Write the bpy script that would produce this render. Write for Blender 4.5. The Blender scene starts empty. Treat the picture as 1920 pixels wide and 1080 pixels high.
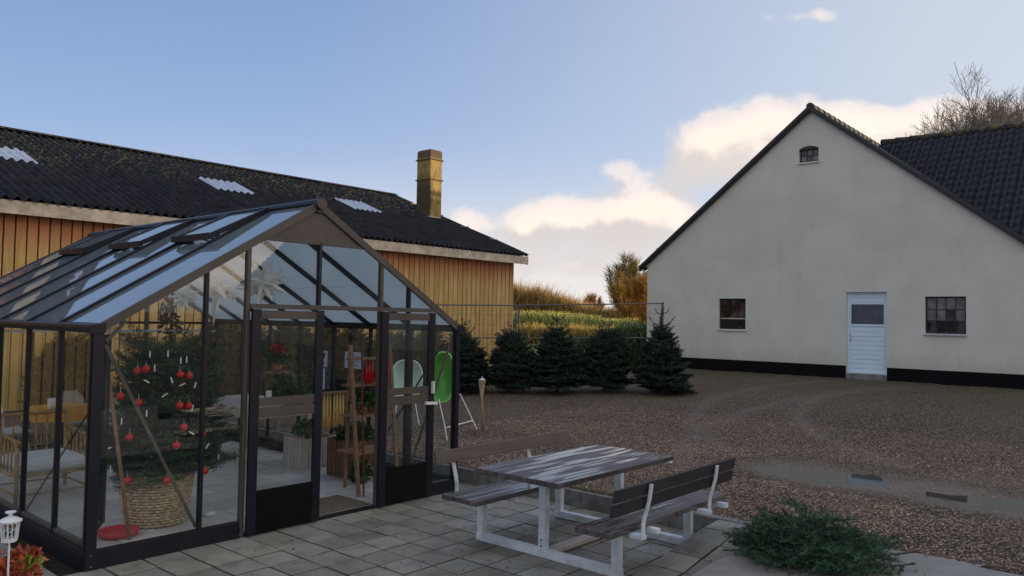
import bpy, math, random
import numpy as np
from mathutils import Vector, noise
rad = math.radians
random.seed(7); rng = np.random.default_rng(7)
S = bpy.context.scene; COL = S.collection

# ---------------------------------------------------------------- camera
H = 1.87
FL = 1458.7; PIT, ROL, YAW = .0388333, .0173754, .7168828
_cp, _sp, _cr, _sr = math.cos(PIT), math.sin(PIT), math.cos(ROL), math.sin(ROL)
_F = Vector((0, _cp, _sp)); _U0 = Vector((0, -_sp, _cp)); _R0 = Vector((1, 0, 0))
_R = _cr * _R0 + _sr * _U0; _U = -_sr * _R0 + _cr * _U0
def _w(v):
    a = (math.sin(YAW), math.cos(YAW)); b = (-math.cos(YAW), math.sin(YAW))
    return Vector((a[0] * v.x + a[1] * v.y, b[0] * v.x + b[1] * v.y, v.z))
CF, CR, CU = _w(_F), _w(_R), _w(_U)
cam = bpy.data.cameras.new('camera'); camo = bpy.data.objects.new('camera', cam); COL.objects.link(camo)
cam.sensor_width = 36; cam.lens = FL / 1920 * 36; cam.clip_end = 6000; cam.clip_start = .05
from mathutils import Matrix
camo.matrix_world = Matrix((
    (CR.x, CU.x, -CF.x, 0), (CR.y, CU.y, -CF.y, 0), (CR.z, CU.z, -CF.z, H), (0, 0, 0, 1)))
S.camera = camo
def at(px, d):          # a place on the ground plan in the direction of picture column px, d metres ahead
    r = CF + CR * ((px - 960) / FL) - CU * ((600 - 540) / FL); r = r / r.dot(CF)
    return r.x * d, r.y * d
def ray(px, py): return CF + CR * ((px - 960) / FL) - CU * ((py - 540) / FL)
def on(px, py, ax, val):
    r = ray(px, py); c = Vector((0, 0, H)); return c + r * ((val - c[ax]) / r[ax])

# ---------------------------------------------------------------- light
SUN_EL = rad(6.5); SUN_DIR = Vector((.80, -.60, 0)).normalized()
STR = .135
S.view_settings.view_transform = 'Standard'; S.view_settings.look = 'None'
S.view_settings.exposure = 0.55; S.view_settings.gamma = 1
S.cycles.max_bounces = 8; S.cycles.transparent_max_bounces = 16
S.cycles.glossy_bounces = 4; S.cycles.diffuse_bounces = 3
sd = Vector((SUN_DIR.x * math.cos(SUN_EL), SUN_DIR.y * math.cos(SUN_EL), math.sin(SUN_EL)))
sl = bpy.data.lights.new('sun', 'SUN'); sl.energy = 3.0; sl.angle = rad(.5); sl.color = (1, .78, .54)
so = bpy.data.objects.new('sun', sl); COL.objects.link(so)
so.rotation_euler = sd.to_track_quat('Z', 'Y').to_euler(); so.location = (30, -20, 20)

class NT:               # small helper for node trees
    def __init__(s, nt): s.t = nt; s.n = nt.nodes; s.l = nt.links
    def new(s, k, **kw):
        n = s.n.new(k)
        for a, v in kw.items(): setattr(n, a, v)
        return n
    def put(s, sock, v):
        if isinstance(v, bpy.types.NodeSocket): s.l.new(v, sock)
        else:
            try: sock.default_value = v
            except Exception: sock.default_value = tuple(v) + (1,)
    def m(s, op, a, b=None, c=None, clamp=False):
        n = s.new('ShaderNodeMath', operation=op, use_clamp=clamp); s.put(n.inputs[0], a)
        if b is not None: s.put(n.inputs[1], b)
        if c is not None: s.put(n.inputs[2], c)
        return n.outputs[0]
    def vm(s, op, a, b=None):
        n = s.new('ShaderNodeVectorMath', operation=op); s.put(n.inputs[0], a)
        if b is not None: s.put(n.inputs[1], b)
        return n.outputs['Value' if op == 'DOT_PRODUCT' else 'Vector']
    def mix(s, f, a, b, mode='MIX'):
        n = s.new('ShaderNodeMix', data_type='RGBA', blend_type=mode)
        s.put(n.inputs[0], f); s.put(n.inputs[6], a); s.put(n.inputs[7], b); return n.outputs[2]
    def ramp(s, f, *st):
        n = s.new('ShaderNodeValToRGB'); s.put(n.inputs[0], f); e = n.color_ramp.elements
        while len(e) < len(st): e.new(.5)
        for i, (p, c) in enumerate(st):
            e[i].position = p; e[i].color = (c, c, c, 1) if isinstance(c, (int, float)) else tuple(c) + (1,)
        return n.outputs[0]
    def ss(s, x, a, b):
        n = s.new('ShaderNodeMapRange', interpolation_type='SMOOTHSTEP'); s.put(n.inputs[0], x)
        n.inputs[1].default_value = a; n.inputs[2].default_value = b; return n.outputs[0]
    def noise(s, vec, scale, detail=3, rough=.55, dist=0, out='Fac', dim='3D'):
        n = s.new('ShaderNodeTexNoise', noise_dimensions=dim); s.put(n.inputs['Vector'], vec)
        n.inputs['Scale'].default_value = scale; n.inputs['Detail'].default_value = detail
        n.inputs['Roughness'].default_value = rough; n.inputs['Distortion'].default_value = dist
        return n.outputs[out]
    def vor(s, vec, scale, feat='F1', out='Distance', rnd=1):
        n = s.new('ShaderNodeTexVoronoi', feature=feat); s.put(n.inputs['Vector'], vec)
        n.inputs['Scale'].default_value = scale; n.inputs['Randomness'].default_value = rnd
        return n.outputs[out]
    def sep(s, v): n = s.new('ShaderNodeSeparateXYZ'); s.put(n.inputs[0], v); return n.outputs
    def comb(s, x, y, z=0.):
        n = s.new('ShaderNodeCombineXYZ'); s.put(n.inputs[0], x); s.put(n.inputs[1], y); s.put(n.inputs[2], z); return n.outputs[0]
    def bump(s, h, st=.5, d=.01, nrm=None):
        n = s.new('ShaderNodeBump'); n.inputs['Strength'].default_value = st; n.inputs['Distance'].default_value = d
        s.put(n.inputs['Height'], h)
        if nrm is not None: s.put(n.inputs['Normal'], nrm)
        return n.outputs[0]

# ---------------------------------------------------------------- sky with clouds (all of it at infinity)
w = bpy.data.worlds.new('World'); S.world = w; w.use_nodes = True
N = NT(w.node_tree); N.n.clear()
sky = N.new('ShaderNodeTexSky', sky_type='NISHITA'); sky.sun_disc = False
sky.sun_elevation = SUN_EL; sky.sun_rotation = math.atan2(SUN_DIR.x, SUN_DIR.y)
sky.air_density = 1.0; sky.dust_density = .6; sky.ozone_density = 2.0
d = N.new('ShaderNodeTexCoord').outputs['Generated']
fh = Vector((CF.x, CF.y, 0)).normalized(); rh = Vector((fh.y, -fh.x, 0))
den = N.m('MAXIMUM', N.vm('DOT_PRODUCT', d, fh), .12)
U_ = N.m('DIVIDE', N.vm('DOT_PRODUCT', d, rh), den)
V_ = N.m('DIVIDE', N.sep(d)[2], den)
uv = N.comb(U_, V_)
# (u, v, radius u, radius v, weight): where each cloud hangs, as slopes from the horizon
def UV(px, py):
    r = ray(px, py); f = r.dot(fh); return r.dot(rh) / f, r.z / f
CL = [(1385, 268, 118, 88, 1), (1300, 290, 60, 55, .8), (1470, 270, 80, 75, .9), (1230, 405, 105, 78, 1.05), (1140, 425, 90, 62, .9), (1045, 405, 80, 52, .95),
      (975, 435, 60, 42, .7), (872, 415, 55, 48, .85), (1500, 330, 120, 100, .6), (1700, 255, 170, 62, .95), (1840, 240, 150, 66, 1.0), (1600, 235, 80, 55, .8),
      (1552, 24, 62, 28, .52), (1470, 34, 90, 24, .40), (1165, 318, 62, 30, .42), (1515, 175, 26, 30, .38), (1000, 500, 330, 40, .5),
      (700, 490, 300, 40, .4), (2250, 200, 300, 120, 1), (-300, 480, 300, 70, .8), (2900, 300, 400, 200, .9)]
def field(uvv):
    nn = N.noise(uvv, 11, 9, .60, .25)
    n2 = N.noise(uvv, 3.3, 2, .5)
    nz = N.m('ADD', N.m('MULTIPLY', N.m('SUBTRACT', nn, .5), 1.5), N.m('MULTIPLY', N.m('SUBTRACT', n2, .5), .6))
    acc = None
    xyz = N.sep(uvv)
    for px, py, ru, rv, wt in CL:
        u, v = UV(px, py)
        a = N.m('MULTIPLY', N.m('SUBTRACT', xyz[0], u), FL / ru); b = N.m('MULTIPLY', N.m('SUBTRACT', xyz[1], v), FL / rv)
        r2 = N.m('ADD', N.m('MULTIPLY', a, a), N.m('MULTIPLY', b, b))
        g = N.m('MULTIPLY', N.m('EXPONENT', N.m('MULTIPLY', r2, -1.25)), wt)
        acc = g if acc is None else N.m('ADD', acc, g)
    acc = N.m('MINIMUM', acc, 1.25)
    # no noise far away from any cloud, so the open sky stays clean
    return N.m('ADD', acc, N.m('MULTIPLY', nz, N.ss(acc, .05, .5)))
f0 = field(uv)
f1 = field(N.vm('ADD', uv, (.014, .024, 0)))
cov = N.m('MULTIPLY', N.ss(f0, .30, .66), N.ss(N.vm('DOT_PRODUCT', d, fh), .05, .3))
lit = N.ss(N.m('SUBTRACT', f0, f1), -.10, .34)
hz = N.ss(V_, .30, .02)
thick = N.ss(f0, .5, 1.2)
ccol = N.mix(lit, (.60, .55, .53), (.90, .77, .68))
ccol = N.mix(N.m('MULTIPLY', N.ss(U_, .05, .65), .25), ccol, (.96, .86, .74))
k = .91 / STR
ccol = N.vm('MULTIPLY', ccol, (k * .92, k * .92, k * .92))
# pale evening air low down (real clear-sky colour is from the sky node)
scol = N.mix(N.ss(V_, .5, .0), tuple(c * k for c in (.20, .30, .53)), tuple(c * k for c in (.36, .47, .71)))
scol = N.mix(.25, scol, sky.outputs[0])
air = tuple(c * k for c in (.70, .64, .60))
scol = N.mix(N.m('MULTIPLY', N.m('MULTIPLY', hz, hz), .95), scol, air)
scol = N.mix(N.m('MULTIPLY', N.ss(U_, -.35, .80), .74), scol, tuple(c * k for c in (.58, .60, .63)))
# broken evening clouds over the rest of the sky, behind and beside the viewer
dz = N.sep(d)[2]; bn = N.noise(d, 2.6, 6, .6, .3); front = N.vm('DOT_PRODUCT', d, fh)
bcov = N.m('MULTIPLY', N.ss(bn, .40, .56), N.m('MULTIPLY', N.ss(front, .30, -.05), N.ss(dz, -.02, .10)))
bcol = N.mix(N.ss(bn, .45, .72), tuple(c * k for c in (.70, .66, .64)), tuple(c * k for c in (.38, .41, .47)))
fin = N.mix(N.m('MULTIPLY', cov, N.m('ADD', .62, N.m('MULTIPLY', thick, .36))), scol, ccol)
glow = N.vm('DOT_PRODUCT', d, Vector((.62, -.78, .10)).normalized())
gm = N.m('MULTIPLY', N.ss(glow, .90, .985), N.m('MULTIPLY', N.ss(N.noise(d, 7, 5, .6), .35, .60), N.ss(dz, .0, .05)))
bcol = N.mix(gm, bcol, tuple(c * k for c in (3.2, 2.5, 1.75))); bcov = N.m('MAXIMUM', bcov, gm)
fin = N.mix(bcov, fin, bcol)
bg = N.new('ShaderNodeBackground'); N.put(bg.inputs[0], fin); bg.inputs[1].default_value = STR
N.l.new(bg.outputs[0], N.new('ShaderNodeOutputWorld').inputs[0])

# ---------------------------------------------------------------- materials
MATS = {}
def mat(name, col=(.5, .5, .5), rough=.6, metal=0., spec=.5, fn=None):
    if name in MATS: return MATS[name]
    m = bpy.data.materials.new(name); m.use_nodes = True; n = NT(m.node_tree)
    b = n.n['Principled BSDF']; b.inputs['Base Color'].default_value = tuple(col) + (1,)
    b.inputs['Roughness'].default_value = rough; b.inputs['Metallic'].default_value = metal
    b.inputs['Specular IOR Level'].default_value = spec
    if fn: fn(n, b, n.new('ShaderNodeTexCoord').outputs['Object'], n.new('ShaderNodeNewGeometry').outputs['Position'])
    MATS[name] = m; return m
def speck(amt=.25, scale=8, rough=None, bumps=0, bscale=60, detail=4):
    def f(n, b, o, p):
        c = tuple(b.inputs['Base Color'].default_value)[:3]
        q = n.noise(p, scale, detail, .6)
        n.put(b.inputs['Base Color'], n.mix(n.ss(q, .25, .75), tuple(x * (1 - amt) for x in c), tuple(min(1, x * (1 + amt)) for x in c)))
        if rough: n.put(b.inputs['Roughness'], n.ramp(q, (.3, rough[0]), (.7, rough[1])))
        if bumps: n.put(b.inputs['Normal'], n.bump(n.noise(p, bscale, 3), bumps, .01))
    return f
def vcol(n, name='tint'):
    a = n.new('ShaderNodeAttribute', attribute_name=name); return a.outputs['Color']

def f_gravel(n, b, o, p):
    q = n.sep(p)
    flat = n.comb(q[0], q[1], 0.)
    wrp = n.vm('ADD', flat, n.vm('MULTIPLY', n.noise(flat, 14, 2, out='Color'), (.03, .03, 0)))
    v1 = n.vor(wrp, 38, out='Color'); d1 = n.vor(wrp, 38)
    v2 = n.vor(wrp, 95, out='Color'); d2 = n.vor(wrp, 95)
    s1 = n.sep(v1)[0]; s2 = n.sep(v2)[1]
    c = n.ramp(s1, (0, (.075, .052, .036)), (.3, (.19, .13, .085)), (.55, (.30, .215, .15)), (.8, (.40, .285, .19)), (1, (.55, .46, .37)))
    c2 = n.ramp(s2, (0, (.08, .06, .045)), (.5, (.22, .165, .12)), (1, (.45, .36, .28)))
    c = n.mix(1., n.mix(.45, c, c2), (1.42, 1.32, 1.2), 'MULTIPLY')
    c = n.mix(n.ss(d1, .25, .5), c, (.035, .027, .02))
    big = n.noise(flat, .35, 4, .6); med = n.noise(flat, 1.7, 4, .65)
    c = n.mix(n.m('MULTIPLY', n.ss(big, .42, .62), .4), c, (.15, .11, .075))
    c = n.mix(n.m('MULTIPLY', n.ss(med, .52, .75), .5), c, (.10, .078, .055))
    mud = n.sep(vcol(n, 'mud'))
    mudc = n.mix(n.noise(flat, 6, 4), (.10, .076, .058), (.185, .148, .118))
    c = n.mix(n.m('MULTIPLY', mud[0], n.ss(n.noise(flat, 3, 4), .3, .6)), c, mudc)
    gr = n.m('MULTIPLY', mud[1], n.ss(n.noise(flat, 2.2, 5, .7), .35, .6))
    c = n.mix(gr, c, n.mix(n.noise(flat, 40, 2), (.045, .045, .020), (.13, .115, .055)))
    n.put(b.inputs['Base Color'], c)
    n.put(b.inputs['Roughness'], n.m('SUBTRACT', .85, n.m('MULTIPLY', mud[0], .45)))
    h = n.m('SUBTRACT', n.m('MULTIPLY', d1, -1.), n.m('MULTIPLY', d2, .4))
    n.put(b.inputs['Normal'], n.bump(n.m('MULTIPLY', h, n.m('SUBTRACT', 1., n.m('MULTIPLY', mud[0], .85))), .9, .022, n.bump(med, .5, .05)))
M_gravel = mat('gravel', rough=.85, spec=.3, fn=f_gravel)
def f_tint(base, amt=1., bs=0, bsc=80, stain=.0, ssc=5):
    def f(n, b, o, p):
        c = n.mix(amt, base, vcol(n), 'MULTIPLY')
        if stain: 
            q = n.noise(p, ssc, 5, .65); c = n.mix(n.m('MULTIPLY', n.ss(q, .45, .75), stain), c, tuple(x * .35 for x in base))
            q2 = n.noise(p, 90, 2); c = n.mix(n.m('MULTIPLY', n.ss(q2, .55, .8), .25), c, tuple(min(1, x * 1.5) for x in base))
        n.put(b.inputs['Base Color'], c)
        if bs: n.put(b.inputs['Normal'], n.bump(n.noise(p, bsc, 4), bs, .01))
    return f
M_pebble = mat('pebble', rough=.75, spec=.3, fn=f_tint((1, 1, 1)))
def f_paver(n, b, o, p):
    c = n.mix(1., (.28, .265, .23), vcol(n), 'MULTIPLY')
    q = n.noise(p, 4, 5, .65); c = n.mix(n.m('MULTIPLY', n.ss(q, .42, .72), .6), c, (.075, .072, .060))
    q2 = n.noise(p, 120, 3); c = n.mix(n.m('MULTIPLY', n.ss(q2, .5, .75), .35), c, (.34, .34, .32))
    n.put(b.inputs['Base Color'], c)
    wet = n.ss(n.noise(p, 1.3, 4), .42, .6)
    n.put(b.inputs['Roughness'], n.m('SUBTRACT', .72, n.m('MULTIPLY', wet, .28)))
    n.put(b.inputs['Normal'], n.bump(n.noise(p, 130, 4), .35, .006))
M_paver = mat('paver', rough=.6, fn=f_paver)
M_joint = mat('joint_sand', (.028, .024, .018), .95, spec=.1, fn=speck(.4, 30))
M_conc = mat('concrete', (.20, .195, .18), .6, fn=speck(.22, 5, (.35, .7), .15, 120))
M_kerb = mat('kerb_stone', (.17, .17, .165), .8, fn=speck(.35, 9, None, .3, 90))
M_floor = mat('floor_paver', (.5, .5, .5), .45, fn=f_tint((.56, .56, .54), 1., .15, 100, .35, 3))
def f_soil(n, b, o, p): pass
M_glassw = None
def f_wall(n, b, o, p):
    q = n.noise(p, 1.1, 5, .6); r = n.noise(p, 9, 4, .6); q3 = n.noise(n.vm('MULTIPLY', p, (1, 1, .25)), 2.4, 4, .6)
    c = n.mix(n.ss(q, .3, .7), (.60, .60, .54), (.66, .66, .60))
    c = n.mix(n.m('MULTIPLY', n.ss(q3, .52, .75), .3), c, (.50, .48, .42))
    c = n.mix(n.m('MULTIPLY', n.ss(r, .55, .8), .15), c, (.46, .44, .39))
    zz = n.sep(p)[2]; spl = n.m('MULTIPLY', n.ss(n.m('ADD', zz, n.m('MULTIPLY', n.noise(p, 5, 5, .7), .9)), 1.75, 1.05), .35)
    c = n.mix(spl, c, (.30, .31, .24))
    ed = n.vor(n.vm('ADD', p, n.vm('MULTIPLY', n.noise(p, 3, 3, out='Color'), (.4, .4, .4))), .55, 'DISTANCE_TO_EDGE'); crk = n.m('MULTIPLY', n.ss(ed, .006, .0), n.ss(n.noise(p, .6, 2), .5, .6))
    c = n.mix(n.m('MULTIPLY', crk, .16), c, (.22, .21, .19))
    pt = n.vor(n.vm('MULTIPLY', p, (1, .55, 1.1)), .8, out='Color'); c = n.mix(n.m('MULTIPLY', n.ss(n.sep(pt)[0], .78, .80), .14), c, (.46, .45, .42))
    n.put(b.inputs['Base Color'], c)
    n.put(b.inputs['Normal'], n.bump(n.m('ADD', n.noise(p, 22, 5, .6), n.m('MULTIPLY', n.noise(p, 2.2, 3), 1.)), .16, .02))
M_render = mat('rendered_wall', rough=.9, spec=.15, fn=f_wall)
M_plinth = mat('tar_plinth', (.005, .005, .007), .8, 0., .15, fn=speck(.4, 6))
M_black = mat('black_wood', (.014, .014, .016), .45, fn=speck(.3, 10))
M_tile = mat('glazed_roof_tile', (.014, .016, .030), .36, fn=speck(.45, 4, (.28, .55), .2, 60))
def f_moss(n, b, o, p):
    q = n.noise(p, 1.6, 5, .7); c = n.mix(n.ss(q, .45, .62), (.03, .028, .026), (.11, .085, .03)); n.put(b.inputs['Base Color'], c)
M_ridge = mat('mossy_ridge', rough=.8, fn=f_moss)
M_pvc = mat('white_pvc', (.66, .80, .94), .35, fn=speck(.04, 3))
M_sill = mat('painted_sill', (.42, .45, .50), .55, fn=speck(.2, 12))
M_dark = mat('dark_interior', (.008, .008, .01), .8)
M_wing = mat('window_frame_paint', (.02, .018, .02), .5)
M_brickdk = mat('inner_brick', (.10, .085, .075), .8, fn=speck(.5, 12))
def f_paneglass(n, b, o, p):
    n.put(b.inputs['Base Color'], n.mix(n.ss(n.noise(p, 3.5, 3), .42, .62), (.006, .006, .008), (.075, .065, .072)))
M_pane = mat('old_window_glass', rough=.08, fn=f_paneglass)
M_panelite = mat('grimy_window_glass', (.14, .13, .135), .12, fn=speck(.4, 7))
def f_board(n, b, o, p):
    q = n.sep(p); wv = n.noise(n.comb(n.m('MULTIPLY', q[0], 5.), q[1], n.m('MULTIPLY', q[2], .6)), 2.2, 4, .6)
    c = n.mix(n.ss(wv, .3, .7), (.56, .345, .115), (.74, .50, .21))
    top = n.m('ADD', q[2], n.m('MULTIPLY', n.noise(n.comb(n.m('MULTIPLY', q[0], 3.), 0., n.m('MULTIPLY', q[2], .7)), 2., 3), .55))
    # boards shift to red towards the top
    c = n.mix(n.m('MULTIPLY', n.ss(top, 2.95, 3.7), .9), c, (.58, .21, .10))
    c = n.mix(1., c, vcol(n), 'MULTIPLY')
    n.put(b.inputs['Base Color'], c)
    n.put(b.inputs['Normal'], n.bump(n.noise(n.comb(n.m('MULTIPLY', q[0], 30.), q[1], q[2]), 3, 4), .2, .01))
M_board = mat('stained_board', rough=.75, spec=.2, fn=f_board)
M_gap = mat('board_gap', (.085, .052, .024), .9, fn=speck(.3, 20))
def f_corr(n, b, o, p):
    big = n.noise(p, .5, 3); q = n.noise(p, 7, 6, .75)
    zz = n.sep(p)[2]
    up = n.m('ADD', n.ss(zz, 4.4, 5.8), n.m('MULTIPLY', n.m('SUBTRACT', big, .5), 1.6))
    moss = n.m('MULTIPLY', n.ss(q, .53, .62), n.ss(up, .10, .7))
    c = n.mix(n.ss(n.noise(p, 3, 4), .3, .7), (.010, .010, .013), (.026, .026, .03))
    c = n.mix(moss, c, n.mix(n.noise(p, 30, 2), (.09, .075, .028), (.24, .19, .08)))
    spots = n.ss(n.noise(p, 4.5, 6, .8), .70, .74); c = n.mix(spots, c, (.34, .32, .24))
    n.put(b.inputs['Base Color'], c); n.put(b.inputs['Normal'], n.bump(q, .4, .03))
M_corr = mat('fibre_cement', rough=.85, spec=.2, fn=f_corr)
M_fascia = mat('weathered_fascia', (.60, .50, .37), .8, fn=speck(.3, 5, None, .3, 30))
M_sky = mat('rooflight_sheet', (.42, .46, .56), .35, fn=speck(.15, 6))
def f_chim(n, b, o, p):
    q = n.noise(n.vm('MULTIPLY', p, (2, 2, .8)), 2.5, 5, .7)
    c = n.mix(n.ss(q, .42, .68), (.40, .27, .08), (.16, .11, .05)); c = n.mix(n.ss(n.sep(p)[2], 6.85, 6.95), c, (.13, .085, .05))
    sx = n.m('MULTIPLY', n.m('LESS_THAN', n.sep(p)[0], 16.66), n.ss(n.m('ADD', n.sep(p)[2], n.m('MULTIPLY', q, .8)), 7.0, 6.3)); c = n.mix(n.m('MULTIPLY', sx, .85), c, (.022, .02, .018))  # shade of the face turned from the sun put into the colour
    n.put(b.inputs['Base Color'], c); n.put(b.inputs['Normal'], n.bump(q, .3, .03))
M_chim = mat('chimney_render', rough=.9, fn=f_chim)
M_alu = mat('anthracite_aluminium', (.010, .011, .019), .36, 0., .3, fn=speck(.15, 6))
M_alub = mat('brown_aluminium', (.075, .060, .053), .5, 0, fn=speck(.2, 4))
M_kick = mat('black_kick_panel', (.006, .006, .006), .6, 0., .12, fn=speck(.3, 4))
M_steel = mat('bare_screw', (.6, .6, .6), .3, 1)
M_fence = mat('dull_steel', (.12, .125, .13), .5, .2, fn=speck(.2, 9))
M_galv = mat('galvanised_steel', (.62, .68, .74), .45, .1, fn=speck(.2, 9, (.35, .6)))
def f_plank(base, lo=.5, wet=0):
    def f(n, b, o, p):
        q = n.sep(p); g = n.noise(n.comb(n.m('MULTIPLY', q[0], 1.2), n.m('MULTIPLY', q[1], 22.), n.m('MULTIPLY', q[2], 22.)), 1.5, 5, .65)
        c = n.mix(n.ss(g, .3, .72), tuple(x * lo for x in base), base)
        c = n.mix(1., c, vcol(n), 'MULTIPLY')
        r = .62
        if wet:
            wv = n.noise(n.comb(n.m('MULTIPLY', q[0], .9), n.m('MULTIPLY', q[1], 9.), 0.), 1.6, 3, .5)
            wm = n.ss(wv, .46, .56); n.put(b.inputs['Roughness'], n.m('SUBTRACT', .6, n.m('MULTIPLY', wm, .53)))
            c = n.mix(n.m('MULTIPLY', wm, .5), c, tuple(x * .45 for x in base))
        n.put(b.inputs['Base Color'], c); n.put(b.inputs['Normal'], n.bump(g, .12 if wet else .3, .004))
    return f
M_plank = mat('weathered_plank', rough=.6, fn=f_plank((.115, .10, .105), .6, 1))
M_back = mat('weathered_backrest', rough=.7, fn=f_plank((.135, .105, .095), .6))
M_dplank = mat('dark_plank', rough=.7, fn=f_plank((.03, .028, .03), .6))
def f_leaf(base, sc=3., amt=.5):
    def f(n, b, o, p):
        q = n.noise(p, sc, 3, .6)
        c = n.mix(n.ss(q, .3, .7), tuple(x * (1 - amt) for x in base), tuple(x * (1 + amt) for x in base))
        c = n.mix(1., c, vcol(n), 'MULTIPLY')
        n.put(b.inputs['Base Color'], c)
    return f
M_fir = mat('fir_needles', rough=.6, spec=.3, fn=f_leaf((.020, .040, .027), 6, .35))
M_firx = mat('fresh_fir_needles', rough=.55, spec=.3, fn=f_leaf((.038, .088, .046), 9, .35))
M_bark = mat('bark', (.05, .037, .028), .85, fn=speck(.4, 20))
M_barkg = mat('grey_bark', (.10, .085, .075), .85, fn=speck(.4, 6))
M_autumn = mat('autumn_leaf', rough=.65, spec=.2, fn=f_leaf((.55, .36, .13), .8, .4))
M_hedge = mat('hedge_twigs', rough=.8, spec=.2, fn=f_leaf((.56, .38, .18), .25, .4))
M_reed = mat('tall_weeds', rough=.8, spec=.2, fn=f_leaf((.52, .52, .24), .3, .35))
def f_grass(n, b, o, p):
    q = n.noise(p, .3, 4, .6); q2 = n.noise(p, 6, 4, .7)
    c = n.mix(q, (.10, .16, .03), (.19, .23, .06)); n.put(b.inputs['Base Color'], n.mix(n.m('MULTIPLY', q2, .5), c, (.06, .08, .02)))
M_grass = mat('field_grass', rough=.9, spec=.1, fn=f_grass)
M_shrub = mat('shrub_leaf', rough=.7, spec=.2, fn=f_leaf((.055, .085, .03), 1, .5))
M_red = mat('red_glass', (.55, .02, .02), .18)
M_cand = mat('white_wax', (.85, .82, .76), .4)
M_paper = mat('star_paper', (.92, .90, .86), .8)
M_white = mat('white_lacquer', (.72, .74, .75), .4, fn=speck(.05, 8))
M_cloth = mat('orange_cloth', (.62, .29, .05), .9, fn=speck(.2, 12))
M_bamb = mat('bamboo', (.36, .22, .075), .55, fn=speck(.3, 14))
M_cush = mat('white_cushion', (.62, .66, .70), .9, fn=speck(.06, 8))
M_plasg = mat('grey_plastic', (.42, .38, .36), .5, fn=speck(.05, 8))
M_wood = mat('raw_wood', (.26, .145, .085), .7, fn=speck(.25, 15))
M_woodd = mat('crate_wood', (.14, .075, .04), .75, fn=speck(.35, 14))
M_tabw = mat('limed_wood', (.48, .42, .38), .6, fn=speck(.12, 9))
M_yel = mat('beeswax', (.80, .50, .07), .5, fn=speck(.15, 9))
M_pink = mat('pink_felt', (.50, .12, .12), .9, fn=speck(.1, 9))
M_gpot = mat('green_bucket', (.02, .16, .08), .4, fn=speck(.1, 9))
M_lime = mat('lime_plastic', (.045, .34, .02), .35, fn=speck(.06, 5))  # green darkened to give the seat shell its inner shade
M_mint = mat('mint_plastic', (.52, .72, .66), .4, fn=speck(.06, 5))
M_vine = mat('vine_leaf', rough=.6, fn=f_leaf((.22, .28, .04), 5, .4))
M_plant = mat('pot_plant_leaf', rough=.5, fn=f_leaf((.035, .09, .03), 12, .4))
M_flow = mat('red_petal', rough=.6, fn=f_leaf((.45, .03, .03), 12, .3))
M_heuch = mat('rusty_leaf', rough=.6, fn=f_leaf((.30, .055, .02), 12, .6))
M_sign = mat('sign_card', (.66, .70, .82), .5)
M_ink = mat('black_print', (.02, .02, .03), .6)
M_inkb = mat('blue_print', (.22, .30, .55), .6)
M_tape = mat('terracotta', (.40, .20, .11), .8, fn=speck(.2, 12))
def f_wick(n, b, o, p):
    q = n.noise(p, 25, 3); n.put(b.inputs['Base Color'], n.mix(n.ss(q, .3, .7), (.34, .25, .15), (.66, .53, .36)))
M_wick = mat('wicker', rough=.7, fn=f_wick)
M_soilp = mat('patio_leaf', rough=.8, fn=f_leaf((.05, .03, .018), 9, .5))

def glassmat(name, tint, ior, diff=0., rough=0., diffc=(.6, .65, .66), dirt=.1):
    m = bpy.data.materials.new(name); m.use_nodes = True; n = NT(m.node_tree); n.n.clear()
    p = n.new('ShaderNodeNewGeometry').outputs['Position']
    fr = n.new('ShaderNodeFresnel'); bf = n.new('ShaderNodeNewGeometry').outputs['Backfacing']; n.put(fr.inputs[0], n.m('ADD', n.m('MULTIPLY', bf, 1 / ior - ior), ior))
    gl = n.new('ShaderNodeBsdfGlossy'); gl.inputs['Roughness'].default_value = rough
    tr = n.new('ShaderNodeBsdfTransparent'); tr.inputs[0].default_value = tuple(tint) + (1,)
    base = tr.outputs[0]
    if diff:
        tl = n.new('ShaderNodeBsdfTranslucent'); tl.inputs[0].default_value = tuple(diffc) + (1,)
        df = n.new('ShaderNodeBsdfDiffuse'); df.inputs[0].default_value = tuple(x * .6 for x in diffc) + (1,)
        ms = n.new('ShaderNodeMixShader'); ms.inputs[0].default_value = .35 if diff < .5 else .5; n.l.new(tl.outputs[0], ms.inputs[1]); n.l.new(df.outputs[0], ms.inputs[2])
        mx = n.new('ShaderNodeMixShader')
        n.put(mx.inputs[0], n.m('MULTIPLY', diff, n.m('ADD', 1 - dirt, n.m('MULTIPLY', n.noise(p, 2.3, 5, .6), 2 * dirt))))
        n.l.new(base, mx.inputs[1]); n.l.new(ms.outputs[0], mx.inputs[2]); base = mx.outputs[0]
    fo = fr.outputs[0]
    if name == 'roof_glass': fo = n.m('POWER', fo, n.m('ADD', .72, n.m('MULTIPLY', bf, .75)))
    mx = n.new('ShaderNodeMixShader'); n.l.new(fo, mx.inputs[0]); n.l.new(base, mx.inputs[1]); n.l.new(gl.outputs[0], mx.inputs[2])
    n.l.new(mx.outputs[0], n.new('ShaderNodeOutputMaterial').inputs[0])
    MATS[name] = m; return m
M_glass = glassmat('clear_glass', (.96, .98, .97), 1.65, .03, 0., (.5, .55, .55), .6)
M_rglass = glassmat('roof_glass', (.84, .90, .90), 2.9, .93, .02, (.52, .66, .76), .06)
def f_water(n, b, o, p):
    b.inputs['IOR'].default_value = 1.33
    n.put(b.inputs['Normal'], n.bump(n.noise(p, 6, 2), .02, .01))
M_water = mat('puddle_water', (.05, .043, .036), .03, spec=.8, fn=f_water)

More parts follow.
